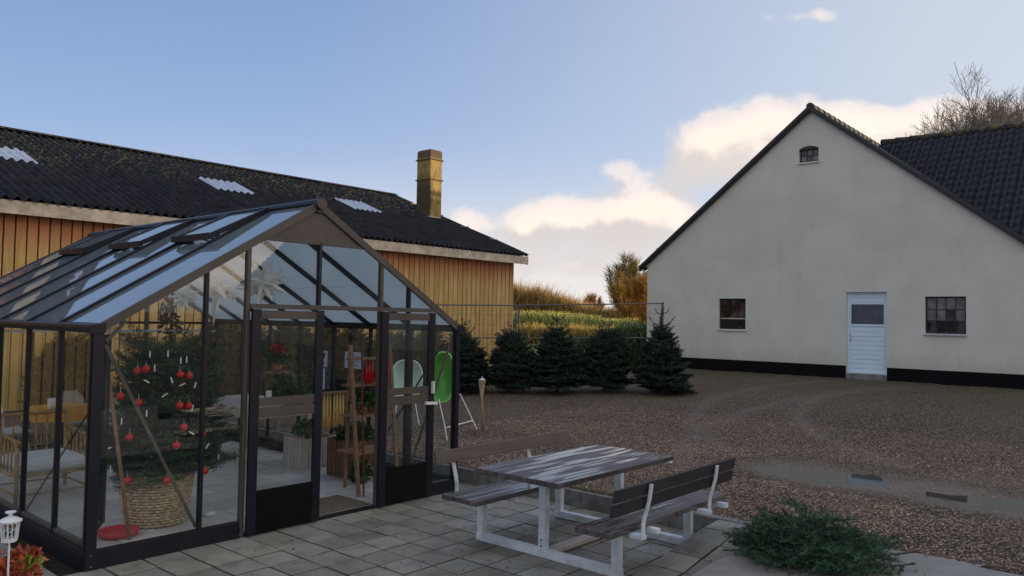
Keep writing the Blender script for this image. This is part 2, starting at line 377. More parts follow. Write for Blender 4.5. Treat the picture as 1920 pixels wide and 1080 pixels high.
# ---------------------------------------------------------------- mesh helpers
def tag(o, label=None, cat=None, group=None, kind=None):
    if label: o['label'] = label
    if cat: o['category'] = cat
    if group: o['group'] = group
    if kind: o['kind'] = kind
    return o
def thing(name, label, cat, loc=(0, 0, 0), group=None, rz=0, kind=None):
    o = bpy.data.objects.new(name, None); COL.objects.link(o); o.location = loc; o.rotation_euler[2] = rz; o.empty_display_size = .1
    return tag(o, label, cat, group, kind)
class MB:
    """collects shapes; build() links them as ONE mesh object"""
    def __init__(s): s.v = []; s.f = []; s.mi = []; s.c = []; s.cur = 0; s.tint = (1, 1, 1); s.nv = 0
    def add(s, vs, fs):
        vs = [tuple(v) for v in vs]; s.v += vs; s.c += [s.tint] * len(vs)
        for f in fs: s.f.append(tuple(i + s.nv for i in f)); s.mi.append(s.cur)
        s.nv += len(vs); return s
    def box(s, a, b, bev=0.):
        x0, x1 = sorted((a[0], b[0])); y0, y1 = sorted((a[1], b[1])); z0, z1 = sorted((a[2], b[2]))
        if bev:
            e = bev; vs = []
            for z, k in ((z0, e), (z0 + e, 0), (z1 - e, 0), (z1, e)):
                vs += [(x0 + k, y0 + k, z), (x1 - k, y0 + k, z), (x1 - k, y1 - k, z), (x0 + k, y1 - k, z)]
            fs = [(3, 2, 1, 0), (12, 13, 14, 15)]
            for r in range(3):
                for i in range(4): j = (i + 1) % 4; fs.append((r * 4 + i, r * 4 + j, r * 4 + 4 + j, r * 4 + 4 + i))
            return s.add(vs, fs)
        return s.add([(x0, y0, z0), (x1, y0, z0), (x1, y1, z0), (x0, y1, z0), (x0, y0, z1), (x1, y0, z1), (x1, y1, z1), (x0, y1, z1)],
                     [(3, 2, 1, 0), (4, 5, 6, 7), (0, 1, 5, 4), (1, 2, 6, 5), (2, 3, 7, 6), (3, 0, 4, 7)])
    def bar(s, p, q, w_, h_, up=(0, 0, 1)):         # box-section bar from p to q
        p, q = Vector(p), Vector(q); d_ = (q - p).normalized(); u = Vector(up)
        sd_ = d_.cross(u)
        if sd_.length < 1e-4: sd_ = d_.cross(Vector((1, 0, 0)))
        sd_.normalize(); u = sd_.cross(d_).normalized(); a = sd_ * w_ / 2; c = u * h_ / 2
        return s.add([p - a - c, p + a - c, p + a + c, p - a + c, q - a - c, q + a - c, q + a + c, q - a + c],
                     [(0, 1, 2, 3), (7, 6, 5, 4), (0, 4, 5, 1), (1, 5, 6, 2), (2, 6, 7, 3), (3, 7, 4, 0)])
    def tube(s, pts, r, n=6, caps=True):
        pts = [Vector(p) for p in pts]; rs = r if isinstance(r, (list, tuple)) else [r] * len(pts); vs = []; fs = []
        for i, p in enumerate(pts):
            d_ = (pts[min(i + 1, len(pts) - 1)] - pts[max(i - 1, 0)]).normalized()
            a = d_.cross(Vector((0, 0, 1)));
            if a.length < 1e-3: a = Vector((1, 0, 0))
            a.normalize(); b_ = d_.cross(a)
            for k_ in range(n):
                t = 2 * math.pi * k_ / n; vs.append(p + (a * math.cos(t) + b_ * math.sin(t)) * rs[i])
        for i in range(len(pts) - 1):
            for k_ in range(n): j = (k_ + 1) % n; fs.append((i * n + k_, i * n + j, i * n + n + j, i * n + n + k_))
        if caps: fs += [tuple(range(n))[::-1], tuple((len(pts) - 1) * n + k_ for k_ in range(n))]
        return s.add(vs, fs)
    def lathe(s, c, prof, n=20, sq=1.):
        vs = []; fs = []
        for r, z in prof:
            for k_ in range(n): t = 2 * math.pi * k_ / n; vs.append((c[0] + r * math.cos(t), c[1] + r * math.sin(t) * sq, c[2] + z))
        for i in range(len(prof) - 1):
            for k_ in range(n): j = (k_ + 1) % n; fs.append((i * n + k_, i * n + j, i * n + n + j, i * n + n + k_))
        fs += [tuple(range(n))[::-1], tuple((len(prof) - 1) * n + k_ for k_ in range(n))]
        return s.add(vs, fs)
    def prism(s, poly, axis, a, b):                 # 2D polygon extruded along an axis
        n = len(poly)
        def mk(p, t): return {0: (t, p[0], p[1]), 1: (p[0], t, p[1]), 2: (p[0], p[1], t)}[axis]
        return s.add([mk(p, a) for p in poly] + [mk(p, b) for p in poly],
                     [tuple(range(n))[::-1], tuple(range(n, 2 * n))] + [(i, (i + 1) % n, n + (i + 1) % n, n + i) for i in range(n)])
    def quad(s, *p): return s.add(p, [tuple(range(len(p)))])
    def build(s, name, mats, parent=None, smooth=False, tint=False, fixn=False):
        me = bpy.data.meshes.new(name)
        off = Vector(parent.matrix_basis.translation) if parent else Vector((0, 0, 0))
        if parent and parent.parent: off = off + parent.parent.matrix_basis.translation
        if parent and getattr(s, 'local', False): off = Vector((0, 0, 0))
        V = np.array(s.v, dtype=np.float32).reshape(-1, 3) - np.array(off, dtype=np.float32)
        me.from_pydata(V.tolist(), [], s.f)
        if not isinstance(mats, (list, tuple)): mats = [mats]
        for m_ in mats: me.materials.append(m_)
        if len(mats) > 1: me.polygons.foreach_set('material_index', s.mi)
        at_ = me.color_attributes.new('tint', 'FLOAT_COLOR', 'POINT')
        cc = np.ones((len(s.v), 4), dtype=np.float32); cc[:, :3] = np.array(s.c, dtype=np.float32).reshape(-1, 3); at_.data.foreach_set('color', cc.ravel())
        if smooth: me.polygons.foreach_set('use_smooth', [True] * len(me.polygons))
        me.update()
        o = bpy.data.objects.new(name, me); COL.objects.link(o)
        if parent: o.parent = parent
        return o
def npmesh(name, V, Fc, m_, tint=None, parent=None, smooth=False):
    """fast mesh from arrays; Fc is (n,3) or (n,4)"""
    me = bpy.data.meshes.new(name); nv = len(V); nf, k_ = Fc.shape
    me.vertices.add(nv); me.vertices.foreach_set('co', np.ascontiguousarray(V, dtype=np.float32).ravel())
    me.loops.add(nf * k_); me.loops.foreach_set('vertex_index', np.ascontiguousarray(Fc, dtype=np.int32).ravel())
    me.polygons.add(nf); me.polygons.foreach_set('loop_start', np.arange(0, nf * k_, k_, dtype=np.int32))
    try: me.polygons.foreach_set('loop_total', np.full(nf, k_, dtype=np.int32))
    except Exception: pass
    me.update(calc_edges=True)
    a = me.color_attributes.new('tint', 'FLOAT_COLOR', 'POINT'); cc = np.ones((nv, 4), dtype=np.float32)
    if tint is not None: cc[:, :3] = tint
    a.data.foreach_set('color', cc.ravel())
    if smooth: me.polygons.foreach_set('use_smooth', np.ones(nf, dtype=bool))
    me.materials.append(m_); me.validate()
    o = bpy.data.objects.new(name, me); COL.objects.link(o)
    if parent: o.parent = parent
    return o
def copy_tree(o, parent=None):
    c = o.copy(); COL.objects.link(c)
    if parent: c.parent = parent
    for ch in list(o.children): copy_tree(ch, c)
    return c

# ---------------------------------------------------------------- ground
def sst(x, a, b): t = min(1, max(0, (x - a) / (b - a))); return t * t * (3 - 2 * t)
PUD = [(9.05, 3.5), (8.9, 2.9), (8.95, 2.1), (8.75, 1.3)]
WZ = .152
def pudw(x, y):
    best = 9
    for (ax, ay), (bx, by) in zip(PUD, PUD[1:]):
        dx, dy = bx - ax, by - ay; t = min(1, max(0, ((x - ax) * dx + (y - ay) * dy) / (dx * dx + dy * dy)))
        dd = math.hypot(x - ax - t * dx, y - ay - t * dy); best = min(best, dd)
    return best
def gz(x, y, fine=True):
    s = sst(x, 6.8, 21) * (1 - sst(y, 11, 20)) * (1 - sst(x, 40, 80))
    z = .163 + .30 * s
    if fine and 6.3 < x < 22 and -4 < y < 16:
        z += .016 * (noise.noise((x * .9, y * .9, 0))) + .010 * noise.noise((x * 3.1, y * 3.1, 4)) + .006 * noise.noise((x * 9, y * 9, 2))
        for cx, cy, r_ in () if pudw(x, y) < 1.8 else ((16.5, -2.5, 8.2), (16.5, -2.5, 9.9), (14.0, -6, 12.0)):       # shallow wheel ruts
            e = abs(math.hypot(x - cx, y - cy) - r_) / .14
            if e < 2.5: z -= .022 * math.exp(-e * e) * (.6 + .6 * noise.noise((x, y, 9)))
        pw = pudw(x, y)
        if pw < 1.6:
            k_ = 1 - sst(pw, .12, 1.0 + .5 * noise.noise((x * 1.1, y * 1.1, 7)))
            flat = WZ - .010 + .016 * sst(2.5 - y, 0, .8) + .008 * sst(y, 3.1, 3.6) + .028 * noise.noise((x * 1.1, y * 1.1, 11)) + .009 * noise.noise((x * 5, y * 5, 5)) + .005 * noise.noise((x * 14, y * 14, 5))
            z = max(z, WZ + .008) * (1 - k_) + flat * k_
    return z
PX, PYN = 6.36, 11.9        # the patio's far edges
def axis(parts):
    out = []
    for a, b, s in parts: out += list(np.arange(a, b - 1e-6, s))
    return out
gx = [-3000, -800, -200, -60, -20, -8, -3, 0, 3, 5] + [PX + .04, PX + .06] + axis([(6.5, 11.5, .07), (11.5, 22, .22), (22, 34, 2), (34, 90, 8)]) + [90, 140, 260, 600, 1500, 4000]
gy = [-3000, -800, -200, -60, -20, -8, -3, -1] + axis([(-.6, 5.2, .07), (5.2, 11.8, .2)]) + [PYN, PYN + .03] + axis([(12.1, 24, .5), (24, 60, 4)]) + [60, 90, 140, 260, 600, 1500, 4000]
V = []; mud = []
for y in gy:
    for x in gx:
        inpat = x <= PX + .045 and y <= PYN + .001
        V.append((x, y, -.09 if inpat else gz(x, y)))
        pw = pudw(x, y) if 5 < x < 13 and -2 < y < 6 else 9
        mv = (1 - sst(pw, .15, .85)) if pw < 2 else 0
        mv = max(mv, .35 * (1 - sst(abs((y - 1.2) * .25 + x - 9.6), 0, 1.4)) if y < 3 else 0)
        if 8 < x < 20 and -3 < y < 12 and pw > 1:
            for cx, cy, r_ in ((16.5, -2.5, 8.2), (16.5, -2.5, 9.9), (14.0, -6, 12.0)): mv = max(mv, .5 * math.exp(-(abs(math.hypot(x - cx, y - cy) - r_) / .17) ** 2))
        gv = sst(x, 14.5, 20.5) * (1 if y < 14 else 0) * .75
        if x > 22 or y > 17.5: gv = 1
        mud.append((mv, gv, 0, 1))
nx = len(gx); Fc = [(j * nx + i, j * nx + i + 1, (j + 1) * nx + i + 1, (j + 1) * nx + i) for j in range(len(gy) - 1) for i in range(nx - 1)]
g = npmesh('gravel_ground', np.array(V), np.array(Fc), M_gravel, smooth=True)
a = g.data.color_attributes.new('mud', 'FLOAT_COLOR', 'POINT'); a.data.foreach_set('color', np.array(mud, dtype=np.float32).ravel())
tag(g, 'brown gravel yard with wheel ruts and muddy patches', kind='structure')
# puddle water: one level sheet, the gravel itself makes its shore
m = MB(); ring = [(9.75, 4.1), (9.1, 4.4), (8.4, 4.1), (8.1, 2.9), (8.2, 1.9), (7.7, .8), (7.5, 0), (8.7, 0), (9.3, 1.1), (9.7, 2.3)]
m.quad(*[(x, y, WZ) for x, y in ring]); tag(m.build('puddle', M_water), 'shallow puddle mirroring the white gable and door', kind='structure')
# grass field far behind
m = MB(); pts = [(24, 22), (40, 16), (90, 16), (160, 60), (160, 200), (20, 200), (14, 60), (19.5, 30)]
m.quad(*[(x, y, .19) for x, y in pts]); tag(m.build('grass_field', M_grass), 'green field beyond the fence', kind='structure')

# loose stones over the near yard
def pebbles(n, x0, x1, y0, y1, smin, smax, name, lab):
    X = rng.uniform(x0, x1, n) ; Y = rng.uniform(y0, y1, n)
    keep = []
    for i in range(n):
        x, y = X[i], Y[i]
        f_ = .5 + .6 * noise.noise((x * .9, y * .9, 3))
        if pudw(x, y) < .85 + .3 * noise.noise((x * 2, y * 2, 1)): f_ *= .10
        keep.append(rng.random() < f_ * (1.25 - .75 * sst(x, x0, x1)))
    X, Y = X[keep], Y[keep]; n = len(X)
    Z = np.array([gz(x, y) for x, y in zip(X, Y)])
    t = (1 + 5 ** .5) / 2
    base = np.array([(1, 0, 0), (-1, 0, 0), (0, 1, 0), (0, -1, 0), (0, 0, 1), (0, 0, -1)], float)
    F8 = np.array([(0, 2, 4), (2, 1, 4), (1, 3, 4), (3, 0, 4), (2, 0, 5), (1, 2, 5), (3, 1, 5), (0, 3, 5)])
    s = rng.uniform(smin, smax, (n, 1, 1)) * rng.uniform(.6, 1.3, (n, 1, 3)); s[:, :, 2] *= .5
    P = base[None] * s + rng.normal(0, .12, (n, 6, 3)) * s
    a_ = rng.uniform(0, 6.28, n); ca, sa = np.cos(a_)[:, None], np.sin(a_)[:, None]
    x_ = P[:, :, 0] * ca - P[:, :, 1] * sa; y_ = P[:, :, 0] * sa + P[:, :, 1] * ca
    P = np.stack([x_ + X[:, None], y_ + Y[:, None], P[:, :, 2] + Z[:, None] + s[:, :, 2] * .35], -1)
    Fq = (F8[None] + np.arange(n)[:, None, None] * 6).reshape(-1, 3)
    pal = np.array([(.20, .14, .105), (.30, .21, .16), (.36, .27, .21), (.12, .088, .07), (.42, .34, .28), (.33, .19, .13), (.25, .20, .18), (.52, .45, .39)])
    c = np.array([1.28, 1.22, 1.16]) * pal[rng.choice(8, n, p=[.2, .22, .16, .17, .08, .06, .08, .03])] * rng.uniform(.75, 1.2, (n, 1))
    o = npmesh(name, P.reshape(-1, 3), Fq, M_pebble, np.repeat(c, 6, 0)); tag(o, lab, kind='stuff'); return o
pebbles(120000, 6.5, 12.5, -.6, 8.6, .0055, .0125, 'loose_gravel', 'loose brown gravel stones in front of the patio kerb')

# patio of square pavers
P_ = .2835
def ramp_z(x, y):
    if y > 3.122: return 0.
    return .152 * min(1, max(0, (x - 5.12) / 1.06))
m = MB(); x0, y0 = 3.25 - 20 * P_, 4.603 - 24 * P_
CELLS = [(x0 + i * P_, y0 + j * P_, P_) for i in range(31) for j in range(50) if y0 + j * P_ > 3.15] + [(x0 + i * P_, 3.122, .062) for i in range(31)] + [(x0 + i * P_, 3.12 - P_ * (j + 1), P_) for i in range(31) for j in range(8)]
for xa, ya, PH in CELLS:
    if 1:
        cx, cy = xa + P_ / 2, ya + PH / 2
        if xa + P_ > PX + .02 or ya > PYN - .2 or cy < 1.0: continue
        if 2.25 < cx < 6.08 and 5.95 < cy < 11.25: continue
        jt = .005; h = .006 * random.random() - .003
        t = random.uniform(.72, 1.18); m.tint = (t * random.uniform(.95, 1.06), t, t * random.uniform(.92, 1.03))
        za = [ramp_z(px_, py_) for px_, py_ in ((xa, min(ya, 3.13 if PH < P_ else ya) + .001), (xa + P_, ya + .001), (xa + P_, ya + PH - .001), (xa, ya + PH - .001))]
        e = .006; q = [(xa + jt, ya + jt), (xa + P_ - jt, ya + jt), (xa + P_ - jt, ya + PH - jt), (xa + jt, ya + PH - jt)]
        c_ = (cx, cy); tw = random.uniform(-.006, .006) * (PH > .1)
        q = [(c_[0] + (px_ - c_[0]) - tw * (py_ - c_[1]) * 3, c_[1] + (py_ - c_[1]) + tw * (px_ - c_[0]) * 3) for px_, py_ in q]
        top = [(c_[0] + (px_ - c_[0]) * .965, c_[1] + (py_ - c_[1]) * .965, za[k_] + h) for k_, (px_, py_) in enumerate(q)]
        mid = [(px_, py_, za[k_] + h - e) for k_, (px_, py_) in enumerate(q)]; bot = [(px_, py_, -.05) for px_, py_ in q]
        c0 = len(m.c)
        m.add(top + mid + bot, [(0, 1, 2, 3)] + [(4 + a_, 4 + (a_ + 1) % 4, (a_ + 1) % 4, a_) for a_ in range(4)] + [(8 + a_, 8 + (a_ + 1) % 4, 4 + (a_ + 1) % 4, 4 + a_) for a_ in range(4)])
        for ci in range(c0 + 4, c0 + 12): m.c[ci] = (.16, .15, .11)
patio = tag(m.build('patio', M_paver), 'square grey concrete pavers around the greenhouse', kind='structure')
m = MB(); m.quad((-3, .5, -.022), (PX, .5, -.022), (PX, PYN, -.022), (-3, PYN, -.022))
for i in range(12):                                     # bedding sand under the raised pavers
    xa = 4.7 + i * .138; xb = xa + .138; m.quad((xa, .5, ramp_z(xa, 1) - .02), (xb, .5, ramp_z(xb, 1) - .02), (xb, 3.11, ramp_z(xb, 1) - .02), (xa, 3.11, ramp_z(xa, 1) - .02))
tag(m.build('patio_bedding', M_joint), 'dark sand and moss in the paver joints', kind='structure')
# kerb blocks along the raised gravel
m = MB(); y = 1.60
while y < 11.9:
    L = .5; m.tint = (1, 1, 1); m.box((PX + .005 + random.uniform(-.004, .004), y, -.08), (PX + .10, min(y + L - .006, 11.9), .158 + random.uniform(-.003, .003)), .006); y += L
tag(m.build('kerb', M_kerb), 'low concrete kerb blocks holding back the gravel', kind='structure')
# smooth concrete slab at lower right
m = MB(); P4 = [(3.4, 2.47), (5.26, 2.575), (5.75, 2.53), (6.452, 1.872), (6.50, .9), (6.55, -2.2), (2.2, -2.2), (2.3, 2.45)]
m.prism(P4, 2, -.04, .163); tag(m.build('concrete_slab', M_conc), 'smooth pale concrete slab at the patio corner', kind='structure')

# ---------------------------------------------------------------- foliage helpers
def fir_arrays(Hh, Rr, seed, z0=.12, rlow=1., rtop=.12, pw=.9, needle=.024, nw=.006, step=.014, leader=.35, dens=1., topw=None, whorl=.115):
    """a fir: whorls of branches, side shoots, needles; returns needle verts/faces/tint and wood segments"""
    r = np.random.default_rng(seed); segs = []; wood = [(np.array((0, 0, 0.)), np.array((0, 0, Hh)), .022 * Hh, .006)]
    z = z0; top = Hh - leader
    while z < top:
        f_ = (z - z0) / max(.01, top - z0)
        L = Rr * (rtop + (rlow - rtop) * (1 - f_) ** pw) * (.55 + .45 * min(1, (z - z0 + .12) / .2)) if topw is None else Rr * topw(f_)
        nb = int(r.integers(6, 9) * dens) + 1; a0 = r.uniform(0, 6.28)
        for b_ in range(nb):
            a_ = a0 + 6.283 * b_ / nb + r.normal(0, .15); l = L * r.uniform(.75, 1.15); el = .15 + .45 * f_ + r.normal(0, .08)
            dr = np.array((math.cos(a_) * math.cos(el), math.sin(a_) * math.cos(el), math.sin(el)))
            sag = -.10 * l * (1 - f_); p0 = np.array((0, 0, z + r.normal(0, .02))); pm = p0 + dr * l * .5 + (0, 0, -.02 * l); p1 = p0 + dr * l + (0, 0, sag + .06 * l)
            segs += [(p0 + dr * l * .12, pm), (pm, p1)]; wood.append((p0, pm, .008, .004))
            side = np.array((-math.sin(a_), math.cos(a_), 0)); ns = max(2, int(l / .055))
            for i in range(ns):
                t = .2 + .75 * (i + .5) / ns; q = p0 + (pm - p0) * 2 * t if t < .5 else pm + (p1 - pm) * (2 * t - 1)
                for sg in (-1, 1):
                    ll = l * (.55 * (1 - t) + .10) * r.uniform(.7, 1.2)
                    d_ = dr * .62 + side * sg * .75 + np.array((0, 0, r.normal(.03, .12))); d_ /= np.linalg.norm(d_)
                    e_ = q + d_ * ll; segs.append((q, e_))
                    if ll > .16:
                        for k_ in (.4, .7):
                            for s2 in (-1, 1):
                                d2 = d_ * .7 + np.cross(d_, (0, 0, 1)) * s2 * .6; segs.append((q + d_ * ll * k_, q + d_ * ll * k_ + d2 * ll * .38))
        z += whorl * r.uniform(.75, 1.2) * (1 if f_ < .8 else 1.25)
    # bare candelabra leader
    if leader > .05:
        a0 = r.uniform(0, 6.28)
        for zz, ln, n_ in ((top + .03, leader * .75, 4), (top + leader * .55, leader * .5, 3)):
            for b_ in range(n_):
                a_ = a0 + 6.283 * b_ / n_ + r.normal(0, .2); p0 = np.array((0, 0, zz)); p1 = p0 + np.array((math.cos(a_) * .95, math.sin(a_) * .95, .35)) * ln * .55
                p2 = p1 + np.array((math.cos(a_) * .55, math.sin(a_) * .55, .75)) * ln * .5; segs += [(p0, p1), (p1, p2)]
                wood += [(p0, p1, .009, .008), (p1, p2, .008, .006)]
        segs.append((np.array((0, 0, top)), np.array((0, 0, Hh))))
    return needles(segs, r, needle, nw, step), wood
def needles(segs, r, needle, nw, step):
    A = []; D = []; SG = []
    for p, q in segs:
        L = np.linalg.norm(q - p); n = max(2, int(L / step)); t = (np.arange(n) + r.random(n)) / n
        A.append(p + (q - p) * t[:, None]); SG.append(np.full(n, r.uniform(.55, 1.5))); D.append(np.repeat(((q - p) / max(L, 1e-6))[None], n, 0))
    A = np.concatenate(A); D = np.concatenate(D); n = len(A)
    R_ = r.normal(0, 1, (n, 3)); R_[:, 2] = R_[:, 2] * .5 + .35; R_ -= (R_ * D).sum(1)[:, None] * D; R_ /= np.linalg.norm(R_, axis=1)[:, None] + 1e-6
    dr = R_ * .85 + D * .6; dr /= np.linalg.norm(dr, axis=1)[:, None]
    sd_ = np.cross(dr, r.normal(0, 1, (n, 3))); sd_ /= np.linalg.norm(sd_, axis=1)[:, None] + 1e-6
    L = needle * r.uniform(.7, 1.25, (n, 1)); tip = A + dr * L
    V = np.stack([A - sd_ * nw / 2, A + sd_ * nw / 2, tip + sd_ * nw * .35, tip - sd_ * nw * .35], 1).reshape(-1, 3)
    Fq = np.arange(4 * n).reshape(-1, 4); t = r.uniform(.7, 1.3, (n, 1)) * np.concatenate(SG)[:, None] * np.array([[1, 1, 1]]); t[:, 0] *= r.uniform(.8, 1.3, n)
    return V, Fq, np.repeat(t, 4, 0)
def wood_mb(segs, n=5):
    m = MB()
    for p, q, a_, b_ in segs: m.tube([p, q], [a_, b_], n)
    m.local = True; return m
def tree_thing(name, lab, cat, loc, arrs, wood, leafm, woodm, group=None, crown='crown', sc=1., rz=0):
    t = thing(name, lab, cat, loc, group, rz)
    V, Fq, ti = arrs; npmesh(crown, V, Fq, leafm, ti, t); wood_mb(wood).build('trunk', woodm, t); t.scale = (sc,) * 3
    return t

# ---------------------------------------------------------------- greenhouse
GX0, GX1, GY0, GY1 = 2.32, 6.01, 6.02, 11.19; EZ = 1.755; RX = 4.175; RZ = 2.88; BAY = (GY1 - GY0) / 7
SLP = (RZ - EZ) / (RX - GX0 - .0)
def rz_(x): return EZ + SLP * (x - GX0) if x < RX else EZ + (RZ - EZ) / (GX1 - RX) * (GX1 - x)
gh = thing('greenhouse', 'large glass greenhouse with dark anthracite frame, open sliding doors and three roof vents', 'greenhouse', ((GX0 + GX1) / 2, (GY0 + GY1) / 2, 0))
def gp(name, mb, m_, **k_): return mb.build(name, m_, k_.pop('parent', gh), **k_)
m = MB()
m.box((GX0 - .05, GY0 - .03, -.02), (GX0 + .04, GY1 + .03, .135)); m.box((GX1 - .04, GY0 - .03, -.02), (GX1 + .05, GY1 + .03, .135))
m.box((GX0 + .04, GY0 - .028, -.02), (3.47, GY0 + .04, .132)); m.box((5.62, GY0 - .028, -.02), (GX1 - .04, GY0 + .04, .132))
m.box((GX0 + .04, GY1 - .04, -.02), (GX1 - .04, GY1 + .028, .132)); m.box((3.47, GY0 - .015, -.02), (5.62, GY0 + .05, .022))
gp('base_frame', m, M_alu)
for x in (GX0 - .012, 3.475):
    for z in (.03, .105): m = MB(); m.lathe((x, GY0 - .033, z), [(.007, -.003), (.007, .003)], 8); gp('screw', m, M_steel)
for x, y in ((GX0, GY0), (GX1, GY0), (GX0, GY1), (GX1, GY1)):
    m = MB(); sx = .05 if x == GX0 else .035
    m.box((x - sx, y - .03, .135), (x + sx * .5, y + .035, EZ)); m.box((x - sx - .008, y - .012, .135), (x - sx, y + .012, EZ)); gp('corner_post', m, M_alu)
# front and back gable uprights
for y, sgn in ((GY0, -1), (GY1, 1)):
    for x, z0, z1 in ((3.13, .13, None), (3.495, .0, None), (4.21, 1.95, 2.53), (4.935, .0, None), (5.30, .13, None)):
        if sgn > 0 and x == 4.21: z0 = .13
        m = MB(); zt = rz_(x) - .02 if z1 is None else z1; ww = .026 if x in (3.13, 5.30, 4.21) else .034
        m.box((x - ww / 2, y - .024, z0), (x + ww / 2, y + .024, zt)); gp('glazing_bar', m, M_alub if x in (3.495, 4.935) else M_alu)
    m = MB()
    m.box((3.512, y - .034, 1.915), (4.918 if sgn > 0 else 5.66, y - .0, 1.955)) if sgn < 0 else m.box((GX0 + .03, y - .02, 1.70), (GX1 - .03, y + .02, 1.735))
    gp('door_track' if sgn < 0 else 'cross_rail', m, M_alub if sgn < 0 else M_alu)
    m = MB(); pz = 2.53; xl = GX0 + (pz - EZ) / SLP; xr = GX1 - (pz - EZ) * (GX1 - RX) / (RZ - EZ)
    m.prism([(xl + .02, pz), (xr - .02, pz), (RX, RZ - .03)], 1, y - .014, y + .014); m.box((xl, y - .022, pz - .02), (xr, y + .022, pz + .006)); gp('gable_panel', m, M_alub)
    for x0, x1 in ((GX0, RX), (RX, GX1)):
        m = MB(); za, zb = rz_(x0 + 1e-4), rz_(x1 - 1e-4)
        m.prism([(x0, za - .045), (x1, zb - .045), (x1, zb + .03), (x0, za + .03)], 1, y - .036 if sgn < 0 else y + .01, y - .008 if sgn < 0 else y + .036); gp('verge_rafter', m, M_alub)
# gable braces
for a, b in (((2.36, 1.66), (3.12, .15)), ((5.97, 1.66), (5.32, .15)), ((GX0 + .02, 1.60), (GX0 + .20, 1.80))):
    m = MB(); m.bar((a[0], GY0 + .03, a[1]), (b[0], GY0 + .03, b[1]), .006, .026, (1, 0, 0)); gp('brace', m, M_alub)
m = MB(); m.bar((GX0 + .03, GY0 + 2 * BAY, .16), (GX0 + .03, GY0 + .1, 1.2), .008, .012, (1, 0, 0)); gp('brace', m, M_alu)
m = MB(); m.bar((GX1 - .05, 6.15, 1.62), (GX1 - .05, 7.4, .15), .008, .022, (1, 0, 0)); gp('brace', m, M_alu)
# side uprights, gutters, ridge
for x in (GX0, GX1):
    for k_ in range(1, 7):
        m = MB(); y = GY0 + k_ * BAY; m.box((x - .018, y - .014, .135), (x + .022, y + .014, EZ - .04)); gp('glazing_bar', m, M_alu)
    m = MB(); s_ = -1 if x == GX0 else 1
    m.prism([(x - s_ * .03, EZ - .045), (x + s_ * .065, EZ - .045), (x + s_ * .085, EZ - .01), (x + s_ * .085, EZ + .012), (x - s_ * .03, EZ + .028)], 1, GY0 - .045, GY1 + .045); gp('gutter', m, M_alu)
    m = MB(); m.box((x - .012, GY0 + .04, .137), (x + .03 * -s_, GY1 - .04, .165)); gp('sill_rail', m, M_galv if 0 else M_alub)
m = MB(); m.tube([(RX, GY0 - .05, RZ + .01), (RX, GY1 + .05, RZ + .01)], .045, 10); m.box((RX - .03, GY0 - .04, RZ - .08), (RX + .03, GY1 + .04, RZ)); gp('ridge_beam', m, M_alu)
m = MB(); m.lathe((0, 0, 0), [(.052, 0), (.052, .02)], 14)
m.v = [(RX + v[0], GY0 - .052 - v[2], RZ + .005 + v[1]) for v in m.v]; gp('ridge_cap', m, M_alub)
m = MB(); m.tube([(GX0 + .10, GY0 + .12, EZ - .06), (GX0 + .10, GY0 + .12, .30)], .035, 10); m.tube([(GX0 + .10, GY0 + .12, .32), (GX0 + .02, GY0 + .13, .21)], .035, 10); gp('downpipe', m, M_alu, smooth=True)
# roof bars and roof glass
for k_ in range(8):
    y = GY0 + k_ * BAY
    for x0, x1 in ((GX0 - .04, RX), (RX, GX1 + .04)):
        if 0 < k_ < 7:
            m = MB(); m.bar((x0, y, rz_(x0)), (x1, y, rz_(x1)), .032, .07, (0, 0, 1)); gp('roof_bar', m, M_alu)
        if k_ < 7:
            m = MB(); hi = .012
            def sh(x, h): return (x, rz_(x) + h)
            xa, xb = (x0, x1 - .02) if x0 < RX - .1 else (x0 + .02, x1)
            if k_ in (1, 3, 5) and x0 < RX - .1: xb = 3.575
            m.quad((xa, y + .016, rz_(xa) + hi), (xb, y + .016, rz_(xb) + hi), (xb, y + BAY - .016, rz_(xb) + hi), (xa, y + BAY - .016, rz_(xa) + hi)); gp('roof_pane', m, M_rglass)
for k_ in (1, 3, 5):    # roof vents, propped a little open
    y = GY0 + k_ * BAY + .02; y2 = y + BAY - .04; op = .085
    xa, xb = 3.545, RX - .05
    za, zb = rz_(xa) + op, rz_(xb) + .035
    v = MB()
    for (p, q) in (((xa, y, za), (xb, y, zb)), ((xa, y2, za), (xb, y2, zb))): v.bar(p, q, .035, .045)
    v.bar((xa, y - .018, za - .004), (xa, y2 + .018, za - .004), .05, .055); v.bar((xb, y, zb), (xb, y2, zb), .04, .04)
    vo = gp('roof_vent', v, M_alu)
    q = MB(); q.quad((xa, y, za + .012), (xb, y, zb + .012), (xb, y2, zb + .012), (xa, y2, za + .012)); q.build('vent_pane', M_rglass, vo)
    pr = MB(); pr.bar((xa + .05, (y + y2) / 2, za), (xa + .25, (y + y2) / 2, rz_(xa + .25) - .1), .012, .012); pr.build('vent_stay', M_alu, vo)
